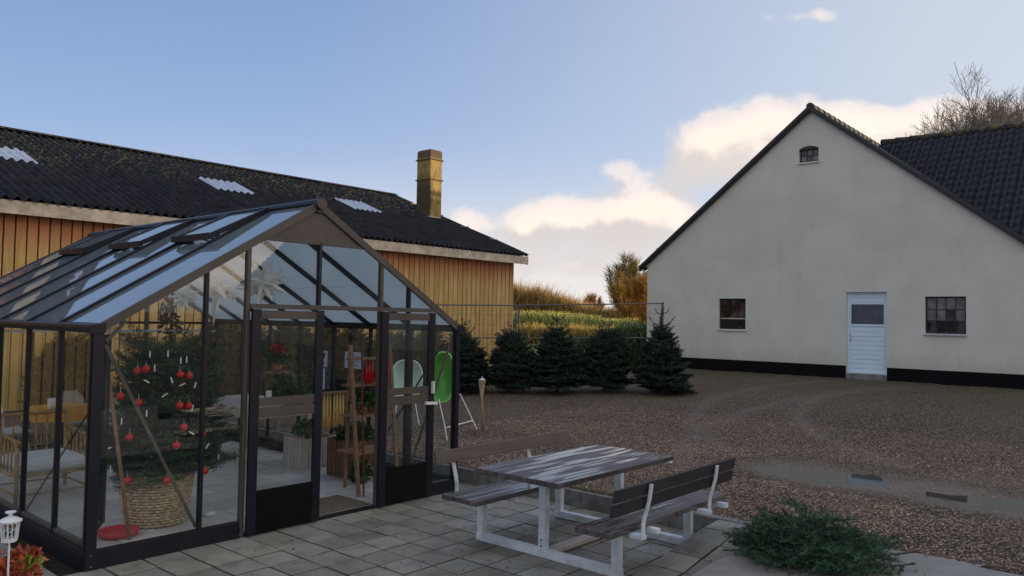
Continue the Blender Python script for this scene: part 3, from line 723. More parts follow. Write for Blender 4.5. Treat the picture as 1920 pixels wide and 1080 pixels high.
# side panes
for x in (GX0, GX1):
    for k_ in range(7):
        y = GY0 + k_ * BAY; m = MB(); xx = x + (.0)
        m.quad((xx, y + .015, .14), (xx, y + BAY - .015, .14), (xx, y + BAY - .015, EZ - .03), (xx, y + .015, EZ - .03)); gp('side_pane', m, M_glass)
def gable_pane(xa, xb, z0, z1, y):
    if z1 is None:
        if xa < RX < xb: pts = [(xa, z0), (xb, z0), (xb, rz_(xb)), (RX, RZ), (xa, rz_(xa))]
        else: pts = [(xa, z0), (xb, z0), (xb, rz_(xb) - .04), (xa, rz_(xa) - .04)]
        zc = None
    else: pts = [(xa, z0), (xb, z0), (xb, z1), (xa, z1)]
    m = MB(); m.quad(*[(p[0], y, p[1]) for p in pts]); gp('gable_pane', m, M_glass)
for y in (GY0, GY1):
    gable_pane(GX0 + .03, 3.12, .14, None, y); gable_pane(3.14, 3.48, .14, None, y)
    for xa, xb in ((3.51, 4.2), (4.22, 4.92)):
        m = MB(); pts = [(xa, 1.955), (xb, 1.955), (xb, min(2.51, rz_(xb) - .04)), (xa, min(2.51, rz_(xa) - .04))]
        if xa < 4: pts = [(xa, 1.955), (xb, 1.955), (xb, 2.51), (xl, 2.51), (xa, rz_(xa) - .04)]
        else: pts = [(xa, 1.955), (xb, 1.955), (xb, rz_(xb) - .04), (xr, 2.51), (xa, 2.51)]
        m.quad(*[(p[0], y, p[1]) for p in pts]); gp('gable_pane', m, M_glass)
    gable_pane(4.95, 5.29, .14, None, y); gable_pane(5.31, GX1 - .03, .14, None, y)
    if y == GY1:
        gable_pane(3.51, 4.2, .14, 1.92, y); gable_pane(4.22, 4.92, .14, 1.92, y)
# two sliding door leaves
def door(xa, xb, y, handle):
    d_ = MB(); t = .028; sw = .082
    for x in (xa, xb - sw): d_.box((x, y - t / 2, .015), (x + sw, y + t / 2, 1.91))
    dr = gp('sliding_door', d_, M_alu)
    def sub(nm, mb, mm): return mb.build(nm, mm, dr)
    for za, zb in ((1.83, 1.90), (1.085, 1.155), (.985, 1.072)): q = MB(); q.box((xa + sw, y - t / 2 + .003, za), (xb - sw, y + t / 2 - .003, zb)); sub('door_rail', q, M_alub)
    q = MB(); q.box((xa + sw, y - t / 2 + .004, .02), (xb - sw, y + t / 2 - .004, .375)); sub('kick_panel', q, M_kick)
    for za, zb in ((.378, .983), (1.157, 1.828)):
        q = MB(); q.quad((xa + sw, y, za), (xb - sw, y, za), (xb - sw, y, zb), (xa + sw, y, zb)); sub('door_pane', q, M_glass)
    if handle:
        q = MB(); q.box((xb - .045, y - .05, 1.075), (xb - .025, y - .014, 1.20), .004); q.bar((xb - .15, y - .05, .985), (xb + .01, y - .045, .975), .03, .028); sub('door_handle', q, M_white)
door(3.515, 4.235, GY0 - .052, False); door(4.915, 5.625, GY0 - .052, True)
# hanging fittings under the back gable
m = MB(); m.bar((GX0 + .05, GY1 - .04, 1.60), (GX1 - .05, GY1 - .04, 1.60), .02, .03); gp('cross_rail', m, M_galv)
# greenhouse floor
m = MB()
for i in range(10):
    for j in range(13):
        xa, ya = GX0 + .06 + i * .362, GY0 + .07 + j * .393
        t = random.uniform(.75, 1.12); m.tint = (t, t, t * 1.02); m.box((xa, ya, -.03), (xa + .354, ya + .385, .012 + random.uniform(-.002, .002)), .004)
tag(m.build('greenhouse_floor', M_floor), 'pale concrete flags inside the greenhouse', kind='structure')
m = MB(); m.quad((GX0, GY0, -.012), (GX1, GY0, -.012), (GX1, GY1, -.012), (GX0, GY1, -.012)); tag(m.build('floor_bedding', M_joint), 'sand between the greenhouse flags', kind='structure')
m = MB(); m.box((4.27, GY0 + .1, .014), (4.95, GY0 + .62, .024), .004); tag(m.build('doormat', mat('coir', (.15, .115, .085), .95, fn=speck(.4, 60))), 'brown coir doormat just inside the open greenhouse door', 'doormat')

# ---------------------------------------------------------------- christmas tree in its basket
BX, BY = 3.20, 6.93
b = thing('basket', 'round wicker basket holding the decorated fir, woven in grey and tan', 'basket', (BX, BY, .012))
m = MB(); nst = 26; rows = 17
for r_i in range(rows):
    z = .02 + r_i * .43 / rows; R0 = .235 + .065 * (z / .44); pts = []
    for k_ in range(nst * 2 + 1):
        t = math.pi * k_ / nst; wv = .012 * (1 if (k_ + r_i) % 2 else -1); pts.append((BX + (R0 + wv) * math.cos(t), BY + (R0 + wv) * math.sin(t), z + .012))
    m.tube(pts, .0125, 5, False)
m.build('weave', M_wick, b, smooth=True)
m = MB()
for k_ in range(nst): t = 2 * math.pi * (k_ + .5) / nst; m.tube([(BX + .229 * math.cos(t), BY + .229 * math.sin(t), .014), (BX + .297 * math.cos(t), BY + .297 * math.sin(t), .45)], .006, 4)
m.lathe((BX, BY, .0), [(.21, .013), (.22, .03)], 20); m.build('stakes', M_wick, b)
m = MB(); m.tube([(BX + .305 * math.cos(t), BY + .305 * math.sin(t), .452) for t in np.linspace(0, 2 * math.pi, 33)], .018, 6, False); m.build('rim', M_wick, b, smooth=True)
def prof(f_): return (1.06 if f_ < .3 else 1.06 - .30 * (f_ - .3) / .7)
arr, wd = fir_arrays(1.15, .58, 3, z0=.14, needle=.026, nw=.0055, step=.010, leader=.0, dens=1.35, topw=prof, whorl=.056)
wd.append((np.array((0, 0, -.25)), np.array((0, 0, .2)), .035, .03))
tree_thing('christmas_tree', 'bushy fir hung with red baubles and white candles in the wicker basket', 'christmas tree', (BX + .06, BY, .30), arr, wd, mat('indoor_fir_needles', rough=.55, spec=.3, fn=f_leaf((.045, .088, .05), 6, .35)), M_bark)
baub = [(274, 692), (258, 695), (338, 702), (355, 704), (260, 755), (337, 760), (354, 761), (243, 820), (331, 835), (239, 901), (313, 901), (380, 814), (384, 883), (226, 743), (345, 801)]
def on_crown(px, py, rr=.56):
    dd = ray(px, py); c = Vector((BX, BY, 0)); a_ = dd.x ** 2 + dd.y ** 2; bb = -(dd.x * c.x + dd.y * c.y); cc = c.x ** 2 + c.y ** 2
    r2 = rr
    t = -bb / a_; near = math.sqrt(max(0, cc - bb * bb / a_)); off = math.sqrt(max(0, r2 * r2 - near * near)) / math.sqrt(a_)
    return Vector((0, 0, H)) + dd * (t - off)
for i, (px, py) in enumerate(baub):
    p = on_crown(px, py, .54 if py > 740 else .47); r_ = .033
    t = thing('bauble', 'shiny red glass bauble hanging on the fir in the basket', 'bauble', p, 'red baubles on the christmas tree')
    m = MB(); m.lathe(p, [(r_ * math.sin(a_) + .0005, -r_ * math.cos(a_)) for a_ in np.linspace(0, math.pi, 9)], 12); m.build('ball', M_red, t, smooth=True)
    m = MB(); m.lathe(p, [(.007, r_ - .002), (.007, r_ + .010)], 8); m.tube([p + Vector((0, 0, r_)), p + Vector((.01, .03, r_ + .04))], .0015, 4); m.build('cap', M_steel, t)
cands = [(281, 664), (315, 663), (339, 676), (350, 674), (275, 715, 60), (322, 713, 20), (342, 721, -65), (366, 722, -15), (309, 741, -55), (275, 775), (361, 765, -15), (228, 790), (203, 841, -70), (207, 880), (359, 812, 60), (389, 836, -30), (410, 858), (290, 690)]
for cdn in cands:
    px, py = cdn[0], cdn[1]; tl = rad(cdn[2]) if len(cdn) > 2 else 0; p = on_crown(px, py, .56 if py > 740 else .49)
    axd = CR * math.sin(-tl) + Vector((0, 0, 1)) * math.cos(tl)
    m = MB(); m.tube([p - axd * .026, p + axd * .022], .006, 8); m.tube([p + axd * .022, p + axd * .031], [.004, .001], 6)
    o = m.build('tree_candle', M_cand); tag(o, 'small white candle clipped to the fir in the basket', 'candle', 'white candles on the christmas tree')
dish = MB(); dish.lathe((2.80, 6.72, .012), [(.10, 0), (.15, .008), (.165, .05), (.155, .052), (.14, .02), (.02, .016)], 24, 1.)
tag(dish.build('red_dish', mat('red_plastic', (.50, .03, .05), .35), smooth=True), 'shallow red plastic dish on the floor in the near greenhouse corner', 'dish')
m = MB(); m.tube([(2.775, 6.45, .04), (2.60, 6.52, 1.33)], [.016, .014], 8); tag(m.build('wooden_pole', M_wood, smooth=True), 'pale wooden pole leaning in the near corner of the greenhouse beside the fir', 'pole')
m = MB(); m.lathe((3.64, 6.80, .012), [(.05, 0), (.06, .015), (.045, .035), (.015, .04)], 10, .7); tag(m.build('white_cloth', M_cush, smooth=True), 'crumpled white cloth on the floor inside the glass by the left door leaf', 'cloth')

# ---------------------------------------------------------------- paper stars
def star(px, py, Y, R, n, seed, lab, long_=None, thin=.16):
    c = on(px, py, 1, Y); r = random.Random(seed); m = MB()
    ga = math.pi * (3 - math.sqrt(5))
    for i in range(n):
        z = 1 - 2 * (i + .5) / n; rr = math.sqrt(1 - z * z); t = ga * i
        d_ = Vector((rr * math.cos(t), rr * math.sin(t), z)); L = R * r.uniform(.8, 1.05)
        if long_ and z < -.75: L = long_; 
        m.tube([c, c + d_ * L * .30, c + d_ * L], [R * thin, R * thin, .001], 4, False)
    o = m.build('paper_star', M_paper)
    s_ = MB(); top = rz_(c.x) - .02; s_.tube([c, (c.x, c.y, top)], .0025, 4); s_.build('string', M_paper, o)
    return tag(o, lab, 'star', 'paper stars under the greenhouse roof')
star(492, 528, 6.85, .27, 26, 1, 'large many-pointed white paper star hanging behind the left upper pane')
star(408, 540, 6.9, .17, 12, 2, 'white paper star with one long downward point beside the left door post', .40, .24)
star(436, 553, 7.0, .075, 20, 3, 'smallest white paper star, hanging close to the left door post')
star(345, 556, 7.2, .17, 18, 4, 'white paper star hanging above the decorated fir')
# dried bouquet
def leafball(c, R, n, s, seed, sq=1., up=.3):
    r = np.random.default_rng(seed); P = r.normal(0, 1, (n, 3)); P /= np.linalg.norm(P, axis=1)[:, None]; P *= (r.random((n, 1)) ** .4) * R; P[:, 2] *= sq
    d_ = r.normal(0, 1, (n, 3)) + P / R * .8 + np.array((0, 0, up)); d_ /= np.linalg.norm(d_, axis=1)[:, None]
    sd_ = np.cross(d_, r.normal(0, 1, (n, 3))); sd_ /= np.linalg.norm(sd_, axis=1)[:, None]
    L = s * r.uniform(.6, 1.4, (n, 1)); P = P + np.array(c)
    V = np.stack([P, P + d_ * L * .5 + sd_ * L * .28, P + d_ * L, P + d_ * L * .5 - sd_ * L * .28], 1).reshape(-1, 3)
    return V, np.arange(4 * n).reshape(-1, 4), np.repeat(r.uniform(.6, 1.4, (n, 1)) * np.ones((1, 3)), 4, 0)
c = on(318, 598, 1, 8.3); V, Fq, ti = leafball((0, 0, 0), .10, 160, .07, 5, 2.2)
o = npmesh('dried_bouquet', V, Fq, mat('dried_flower', rough=.9, fn=f_leaf((.16, .085, .055), 9, .4)), ti); o.location = c
tag(o, 'brown dried bouquet hanging under the roof above the fir', 'bouquet')
m = MB(); m.tube([(0, 0, 0), (0, 0, rz_(c.x) - c.z - .02)], .002, 4); m.local = True; m.build('string', M_paper, o)

# ---------------------------------------------------------------- furniture left in the greenhouse
C0 = Vector((3.46, 9.95, 0)); t = thing('round_table', 'round table under an orange cloth seen through the left greenhouse wall', 'table', C0)
m = MB(); m.lathe(C0, [(.37, .70), (.375, .735), (.02, .74)], 32); m.build('tabletop', M_wood, t)
m = MB(); m.tube([(C0.x, C0.y, .02), (C0.x, C0.y, .70)], .025, 8); m.bar((C0.x - .28, C0.y, .03), (C0.x + .28, C0.y, .03), .04, .03); m.bar((C0.x, C0.y - .28, .033), (C0.x, C0.y + .28, .033), .04, .03); m.build('pedestal', M_alu, t)
m = MB(); n_ = 48
pr_ = [(.02, .745, 0), (.37, .747, 0), (.385, .735, 0), (.395, .66, .012), (.40, .615, .02)]; vs = []
for R0, z, am in pr_:
    for k_ in range(n_): a_ = 2 * math.pi * k_ / n_; rr = R0 + am * math.sin(9 * a_); vs.append((C0.x + rr * math.cos(a_), C0.y + rr * math.sin(a_), z))
m.add(vs, [(i * n_ + k_, i * n_ + (k_ + 1) % n_, (i + 1) * n_ + (k_ + 1) % n_, (i + 1) * n_ + k_) for i in range(4) for k_ in range(n_)] + [tuple(range(n_))])
tag(m.build('orange_tablecloth', M_cloth, smooth=True), 'orange cloth on the round table', 'tablecloth')
p = on(98, 757, 1, 9.75); m = MB(); m.lathe((p.x, p.y, .75), [(.045, 0), (.05, .12), (.042, .12), (.04, .02)], 14); tag(m.build('white_mug', M_white, smooth=True), 'white candle holder standing on the orange cloth', 'candle holder')
def shell_chair(px, py, z, Y, lab, mm, rz=0.):
    c = on(px, py, 1, Y); t = thing('shell_chair', lab, 'chair', (c.x, c.y, 0), 'pale shell chairs around the round table', rz)
    m = MB(); n1, n2 = 9, 9; vs = []
    for i in range(n1):
        u = i / (n1 - 1)
        for j in range(n2):
            v = j / (n2 - 1) * 2 - 1
            if u < .5: q = u / .5; x = v * .22; y = -.20 + q * .36; zz = .45 + .03 * v * v - .02 * math.sin(q * 3.1)
            else: q = (u - .5) / .5; wv = .22 * math.sqrt(max(0, 1 - (q * .95) ** 6)); x = v * wv; y = .16 + .08 * q - .05 * v * v * q; zz = .45 + .38 * q
            vs.append((x, y, zz))
    m.add(vs, [(i * n2 + j, i * n2 + j + 1, (i + 1) * n2 + j + 1, (i + 1) * n2 + j) for i in range(n1 - 1) for j in range(n2 - 1)])
    m.local = True; o = m.build('seat_shell', mm, t, smooth=True); md = o.modifiers.new('s', 'SOLIDIFY'); md.thickness = .012
    for sx in (-1, 1):
        for sy in (-1, 1): m = MB(); m.tube([(sx * .12, sy * .1, .44), (sx * .2, sy * .2, .013)], [.015, .011], 6); m.local = True; m.build('leg', M_wood, t)
    return t
shell_chair(150, 745, .8, 10.75, 'grey-beige shell chair behind the right of the round table', M_plasg, rad(20))
shell_chair(196, 745, .8, 10.45, 'grey-beige shell chair hidden partly by the greenhouse corner post', M_plasg, rad(-60))
shell_chair(20, 765, .8, 10.4, 'white shell chair left of the round table', M_white, rad(100))
# bamboo armchair
AX, AY = 2.88, 8.75; t = thing('bamboo_armchair', 'low bamboo armchair with slatted sides and a white seat cushion', 'armchair', (AX, AY, .012), rz=rad(0))
def A(x, y, z): return (AX + x, AY + y, z)
m = MB(); W_, D_ = .33, .33
for sx, sy, h_ in ((-1, -1, .62), (1, -1, .56), (-1, 1, .80), (1, 1, .80)):
    l_ = MB(); l_.tube([A(sx * W_, sy * D_, .013), A(sx * W_, sy * D_ + (.06 if h_ > .7 else 0), h_)], .02, 8); l_.build('leg', M_bamb, t, smooth=True)
m = MB()
for sx in (-1, 1): m.tube([A(sx * W_, -D_ - .04, .60), A(sx * W_, D_ + .02, .64)], .02, 8)
m.build('armrest', M_bamb, t, smooth=True)
m = MB()
for sx in (-1, 1):
    for k_ in range(6): y = -D_ + .06 + k_ * .105; m.tube([A(sx * W_, y, .28), A(sx * W_, y, .62)], .010, 6)
for k_ in range(6): x = -W_ + .06 + k_ * .105; m.tube([A(x, D_ + .02, .28), A(x, D_ + .055, .78)], .010, 6)
m.tube([A(-W_, D_ + .058, .79), A(W_, D_ + .058, .79)], .018, 8); m.build('slats', M_bamb, t, smooth=True)
m = MB()
for a_, b_ in (((-W_, -D_), (W_, -D_)), ((-W_, D_), (W_, D_)), ((-W_, -D_), (-W_, D_)), ((W_, -D_), (W_, D_))):
    m.tube([A(*a_, .28), A(*b_, .28)], .016, 8); m.tube([A(*a_, .10), A(*b_, .10)], .010, 6)
m.build('seat_frame', M_bamb, t, smooth=True)
m = MB(); m.box(A(-.30, -.36, .295), A(.30, .30, .42), .04); c_ = m.build('seat_cushion', M_cush); tag(c_, 'white cushion on the seat of the bamboo armchair', 'cushion')

# white stool-bench on far left
# ---------------------------------------------------------------- right half of the greenhouse
TX0, TX1, TY0, TY1 = 4.98, 5.93, 8.45, 10.05; t = thing('work_table', 'pale limed wooden table along the right greenhouse wall', 'table', ((TX0 + TX1) / 2, (TY0 + TY1) / 2, .012))
m = MB(); m.box((TX0, TY0, .70), (TX1, TY1, .735), .004); m.build('tabletop', M_tabw, t)
m = MB(); m.box((TX0 + .04, TY0 + .04, .60), (TX1 - .04, TY1 - .04, .699)); m.build('apron', M_tabw, t)
for x in (TX0 + .07, TX1 - .07):
    for y in (TY0 + .07, TY1 - .07): m = MB(); m.prism([(x - .03, .599), (x + .03, .599), (x + .02, .013), (x - .02, .013)], 1, y - .03, y + .03); m.build('leg', M_tabw, t)
m = MB(); p = Vector((5.42, 8.75, .735)); m.lathe(p, [(.035, 0), (.035, .17), (.03, .172)], 12); tag(m.build('pillar_candle', M_cand, smooth=True), 'white pillar candle standing on the limed table', 'candle')
m = MB(); p = Vector((5.75, 8.62, .735)); m.lathe(p, [(.05, 0), (.045, .03), (.006, .22)], 12); tag(m.build('felt_cone', M_pink, smooth=True), 'pink felt cone figure on the limed table', 'figure')
p = Vector((5.78, 9.15, .735)); t = thing('wooden_stool', 'small wooden tripod stool standing on the limed table', 'stool', p)
m = MB(); m.lathe(p, [(.17, .35), (.17, .375)], 18); m.build('seat', M_wood, t)
for k_ in range(3): a_ = k_ * 2.1 + .4; m = MB(); m.tube([p + Vector((.08 * math.cos(a_), .08 * math.sin(a_), .35)), p + Vector((.15 * math.cos(a_), .15 * math.sin(a_), .001))], .012, 6); m.build('leg', M_wood, t)
q0 = p + Vector((0, 0, .376)); t = thing('flower_pot', 'red-flowered plant in a pot on the tripod stool', 'potted plant', q0)
m = MB(); m.lathe(q0, [(.055, 0), (.075, .11), (.065, .11)], 14); m.build('pot', M_tape, t, smooth=True)
V, Fq, ti = leafball((0, 0, .17), .13, 260, .06, 8, .7); npmesh('foliage', V, Fq, M_plant, ti, t)
V, Fq, ti = leafball((0, 0, .28), .10, 160, .05, 9, .6); npmesh('flowers', V, Fq, M_flow, ti, t)
# bucket under the table, sack
m = MB(); m.lathe((5.25, 9.85, .013), [(.12, 0), (.165, .26), (.17, .27), (.155, .27), (.11, .02)], 20); tag(m.build('green_bucket', M_gpot, smooth=True), 'dark green bucket on the floor left of the limed table', 'bucket')
m = MB(); m.lathe((4.80, 10.15, .013), [(.10, 0), (.16, .20), (.13, .42), (.15, .5), (.05, .48)], 14); tag(m.build('paper_sack', M_tape, smooth=True), 'tan paper sack at the far left end of the limed table', 'sack')
# crates
def crate(x0, x1, y0, y1, z1, lab, mm, nm='wooden_crate'):
    t = thing(nm, lab, 'crate', ((x0 + x1) / 2, (y0 + y1) / 2, .013)); m = MB(); n_ = 5
    for k_ in range(n_):
        w_ = (x1 - x0) / n_; xa = x0 + k_ * w_ + .004; xb = xa + w_ - .012
        m.box((xa, y0, .014), (xb, y0 + .012, z1 - random.uniform(0, .01))); m.box((xa, y1 - .012, .014), (xb, y1, z1))
    for k_ in range(n_):
        w_ = (y1 - y0 - .03) / n_; ya = y0 + .015 + k_ * w_ + .004; yb = ya + w_ - .012
        m.box((x0, ya, .014), (x0 + .012, yb, z1)); m.box((x1 - .012, ya, .014), (x1, yb, z1))
    m.build('slats', mm, t)
    m = MB()
    for x in (x0 + .013, x1 - .038):
        for y in (y0 + .013, y1 - .038): m.box((x, y, .015), (x + .025, y + .025, z1 - .012))
    m.box((x0 + .04, y0 + .04, .02), (x1 - .04, y1 - .04, .03)); m.build('corner_block', mm, t)
crate(5.50, 5.93, 7.18, 7.62, .44, 'dark upright wooden crate with greenery on top, in the open doorway view', M_woodd)
crate(5.42, 5.92, 8.00, 8.40, .38, 'grey weathered crate standing in front of the limed table', M_tabw)
V, Fq, ti = leafball((0, 0, 0), .20, 500, .07, 11, .5); o = npmesh('greenery', V, Fq, M_plant, ti); o.location = (5.70, 7.38, .50); tag(o, 'leafy greenery with red berries filling the dark crate', 'plant')
V, Fq, ti = leafball((0, 0, 0), .17, 60, .04, 12, .6); npmesh('berries', V, Fq, M_flow, ti, o)
V, Fq, ti = leafball((0, 0, 0), .15, 300, .06, 13, .6); o = npmesh('greenery', V, Fq, M_plant, ti); o.location = (5.62, 8.2, .47); tag(o, 'green plant on the grey weathered crate', 'plant')
V, Fq, ti = leafball((0, 0, 0), .22, 700, .12, 14, .8); o = npmesh('fir_greens', V, Fq, M_plant, ti); o.location = (5.75, 8.75, .86); tag(o, 'heap of cut greenery on the near end of the limed table', 'greenery')
# hanging beeswax candles
t = thing('candle_rack', 'wooden rack hung with a row of long yellow beeswax candles', 'rack', (5.75, 7.85, .013))
m = MB(); xs = (5.52, 5.93)
for x in xs: m.box((x - .012, 7.83, .014), (x + .012, 7.87, .92))
m.box((5.508, 7.825, .92), (5.942, 7.875, .945)); m.build('frame', M_wood, t)
for k_ in range(8): m = MB(); x = 5.565 + k_ * .047; m.tube([(x, 7.85, .915), (x, 7.85, .50)], [.005, .014], 8); tag(m.build('beeswax_candle', M_yel, smooth=True), 'long yellow beeswax candle hanging in a row from the wooden rack', 'candle', 'beeswax candles on the rack')
# ladder shelf
LX0, LX1, LY = 5.07, 5.60, 6.56; t = thing('ladder_shelf', 'wooden A-frame ladder shelf standing behind the right door post', 'shelf', (5.33, 6.75, .013))
for x in (LX0, LX1):
    m = MB(); m.bar((x, LY - .10, .013), (x, LY + .10, 1.56), .028, .038, (1, 0, 0)); m.build('leg', M_wood, t)
    m = MB(); m.bar((x + .16, LY + .34, .013), (x + .03, LY + .13, 1.50), .022, .034, (1, 0, 0)); m.build('leg', M_wood, t)
for z, dp in ((1.40, .07), (1.12, .17), (.80, .24), (.42, .33)):
    m = MB(); yb = LY - .10 + .2 * z / 1.56; m.box((LX0 + .015, yb + .01, z), (LX1 - .015, yb + .03 + dp, z + .02)); m.build('shelf_board', M_wood, t)
for k_, (x, z) in enumerate(((5.22, 1.40), (5.26, 1.40), (5.30, 1.40), (5.48, 1.40), (5.52, 1.40))):
    m = MB(); m.tube([(x, 6.57, z - .002), (x + .003, 6.57, z - .25)], [.004, .013], 8); tag(m.build('red_candle', mat('red_wax', (.62, .015, .015), .4), smooth=True), 'long red candle hanging from the top board of the ladder shelf', 'candle', 'red candles on the ladder shelf')
V, Fq, ti = leafball((0, 0, 0), .09, 150, .05, 21, .7); o = npmesh('poinsettia', V, Fq, M_flow, ti); o.location = (5.36, 6.68, 1.22); tag(o, 'red flower heads on the second board of the ladder shelf', 'flowers')
for k_, (x, y, z) in enumerate(((5.28, 6.72, .825), (5.45, 6.74, .825), (5.35, 6.80, .445))):
    V, Fq, ti = leafball((0, 0, .13), .11, 200, .06, 30 + k_, .8); lab = ['small green pot plant left on the middle board of the ladder shelf', 'small green pot plant right on the middle board of the ladder shelf', 'green pot plant on the lowest board of the ladder shelf'][k_]
    t = thing('pot_plant', lab, 'potted plant', (x, y, z)); npmesh('foliage', V, Fq, M_plant, ti, t)
    m = MB(); m.lathe((x, y, z), [(.04, 0), (.055, .08), (.048, .08)], 12); m.build('pot', M_tape, t, smooth=True)
V, Fq, ti = leafball((0, 0, .12), .13, 260, .06, 35, .8); t = thing('pot_plant', 'dark green plant in a low pot on the floor under the ladder shelf', 'potted plant', (5.50, 6.98, .013)); npmesh('foliage', V, Fq, M_plant, ti, t)
m = MB(); m.lathe((5.50, 6.98, .013), [(.07, 0), (.09, .09), (.08, .09)], 12); m.build('pot', M_gpot, t, smooth=True)
m = MB(); m.bar((5.09, 6.40, .02), (5.12, 6.53, 1.50), .014, .014); tag(m.build('red_stick', mat('red_stick_paint', (.16, .025, .02), .6)), 'dark red stick leaning on the ladder shelf upright', 'stick')
# notices on the right glass wall
def notice(pxa, pya, pxb, pyb, lab, kind):
    a_ = on(pxa, pya, 0, GX1 - .045); b_ = on(pxb, pyb, 0, GX1 - .045); y0, y1 = min(a_.y, b_.y), max(a_.y, b_.y); z0, z1 = min(a_.z, b_.z), max(a_.z, b_.z)
    t = MB(); x = GX1 - .045; t.box((x, y0, z0), (x + .004, y1, z1)); o = t.build('notice', M_sign); tag(o, lab, 'notice')
    m = MB(); hh = z1 - z0; ww = y1 - y0
    if kind == 'lines':
        for k_ in range(9): zz = z1 - hh * (.12 + .09 * k_); m.box((x - .002, y1 - ww * .12, zz), (x - .0005, y1 - ww * (.88 if k_ % 3 else .6), zz - .01))
        m.build('print', M_inkb, o)
    elif kind == 'figure':
        m.prism([(y1 - ww * .2, z1 - hh * .05), (y1 - ww * .5, z1 - hh * .2), (y1 - ww * .8, z1 - hh * .1), (y1 - ww * .7, z1 - hh * .5), (y1 - ww * .45, z1 - hh * .55), (y1 - ww * .15, z1 - hh * .45)], 0, x - .002, x - .0005)
        m.prism([(y1 - ww * .1, z1 - hh * .7), (y1 - ww * .6, z1 - hh * .62), (y1 - ww * .75, z1 - hh * .85), (y1 - ww * .2, z1 - hh * .88)], 0, x - .002, x - .0005); m.build('print', M_ink, o)
    else:
        for k_ in range(2): zz = z1 - hh * (.25 + .12 * k_); m.box((x - .002, y1 - ww * .35, zz), (x - .0005, y1 - ww * .7, zz - .02))
        m.build('print', M_inkb, o)
notice(647, 659, 677, 692, 'white printed sheet behind the ladder shelf upright', 'lines')
notice(597, 657, 613, 688, 'white card with black figures beside the left door leaf', 'figure')
notice(597, 690, 608, 731, 'narrow white strip notice below the card with black figures', 'strip')
# vine climbing
t = thing('grape_vine', 'climbing vine with sparse yellow-green leaves at the back of the greenhouse', 'vine', (5.6, 10.9, .013))
m = MB()
for k_ in range(4):
    pts = [(5.35 + k_ * .13, 10.85, .014)]
    for z in np.arange(.3, 1.75, .2): pts.append((5.35 + k_ * .13 + .1 * math.sin(z * 4 + k_), 10.85 + .05 * math.cos(z * 5 + k_), z))
    m.tube(pts, .010, 5)
m.build('stem', M_barkg, t)
V, Fq, ti = leafball((-.12, -.05, 1.36), .15, 90, .10, 41, .9); V2, F2, t2 = leafball((.0, 0, 1.1), .22, 50, .07, 42, 1.3)
npmesh('foliage', np.concatenate([V, V2]), np.concatenate([Fq, F2 + len(V)]), M_vine, np.concatenate([ti, t2]), t)

# ---------------------------------------------------------------- picnic table
pt = thing('picnic_table', 'galvanised picnic table with grey planks and two attached benches', 'picnic table', (5.05, 3.70, 0))
def planks(nm, x0, x1, y0, y1, z0, z1, n_, mm, gap=.006, tilt=0):
    m = MB(); w_ = (y1 - y0) / n_
    for k_ in range(n_):
        t_ = random.uniform(.75, 1.25); m.tint = (t_, t_, t_ * random.uniform(.97, 1.05)); e = random.uniform(-.006, .006)
        m.box((x0 + e, y0 + k_ * w_ + gap / 2, z0), (x1 + e, y0 + (k_ + 1) * w_ - gap / 2, z1 - random.uniform(0, .002)), .004)
    return m.build(nm, mm, pt)
planks('tabletop', 4.245, 5.82, 3.25, 4.045, .712, .752, 7, M_plank)
planks('seat', 4.40, 6.07, 4.16, 4.54, .412, .452, 3, M_plank)
planks('seat', 4.37, 6.08, 2.905, 3.20, .412, .452, 3, M_plank)
def backrest(y, sg, zs, x0, x1, ln):
    m = MB()
    for z0, z1 in zs:
        m.tint = (random.uniform(.85, 1.1),) * 3; lean = lambda z: y + sg * ln * (z - .45)
        m.prism([(lean(z0) - .014, z0), (lean(z0) + .014, z0), (lean(z1) + .014, z1), (lean(z1) - .014, z1)], 0, x0, x1)
    m.build('backrest', M_back if sg > 0 else M_dplank, pt)
backrest(4.56, 1, ((.675, .775),), 4.39, 6.19, .22)
backrest(2.855, -1, ((.69, .775), (.595, .675)), 4.25, 5.97, .20)
for x in (4.86, 5.93):
    m = MB(); m.box((x - .035, 3.14, .001), (x + .035, 4.56, .062), .004); m.build('foot_rail', M_galv, pt)
    for y, zt in ((4.525, .375), (3.86, .665), (3.175, .375)):
        m = MB(); m.box((x - .026, y - .033, .0625), (x + .026, y + .033, zt)); m.build('upright', M_galv, pt)
    m = MB(); m.box((x - .024, 3.34, .665), (x + .024, 3.98, .711)); m.box((x - .024, 4.18, .375), (x + .024, 4.60, .411)); m.box((x - .024, 2.83, .375), (x + .024, 3.21, .411)); m.build('bearer', M_galv, pt)
for x in (4.63, 5.60):
    for y, sg in ((4.60, 1), (2.82, -1)):
        m = MB(); m.box((x - .03, y - sg * .06 - .03, .385), (x + .03, y + .012, .412)) if sg > 0 else m.box((x - .03, y - .012, .385), (x + .03, y + .09, .412))
        pts = [(x, y, .39), (x, y + sg * .005, .50), (x, y + sg * .05, .66), (x, y + sg * .065, .765)]
        for p_, q_ in zip(pts, pts[1:]): m.bar(p_, q_, .035, .012, (0, 1, 0))
        m.build('back_bracket', M_galv, pt)
m = MB()
for z in (.09, .135): m.tube([(4.832, 3.86, z), (4.826, 3.86, z)], .007, 8)
m.build('bolt', M_dark, pt)
m = MB(); m.box((4.90, 3.80, .012), (5.9, 3.90, .05), .004); m.build('tie_board', M_tabw, pt)

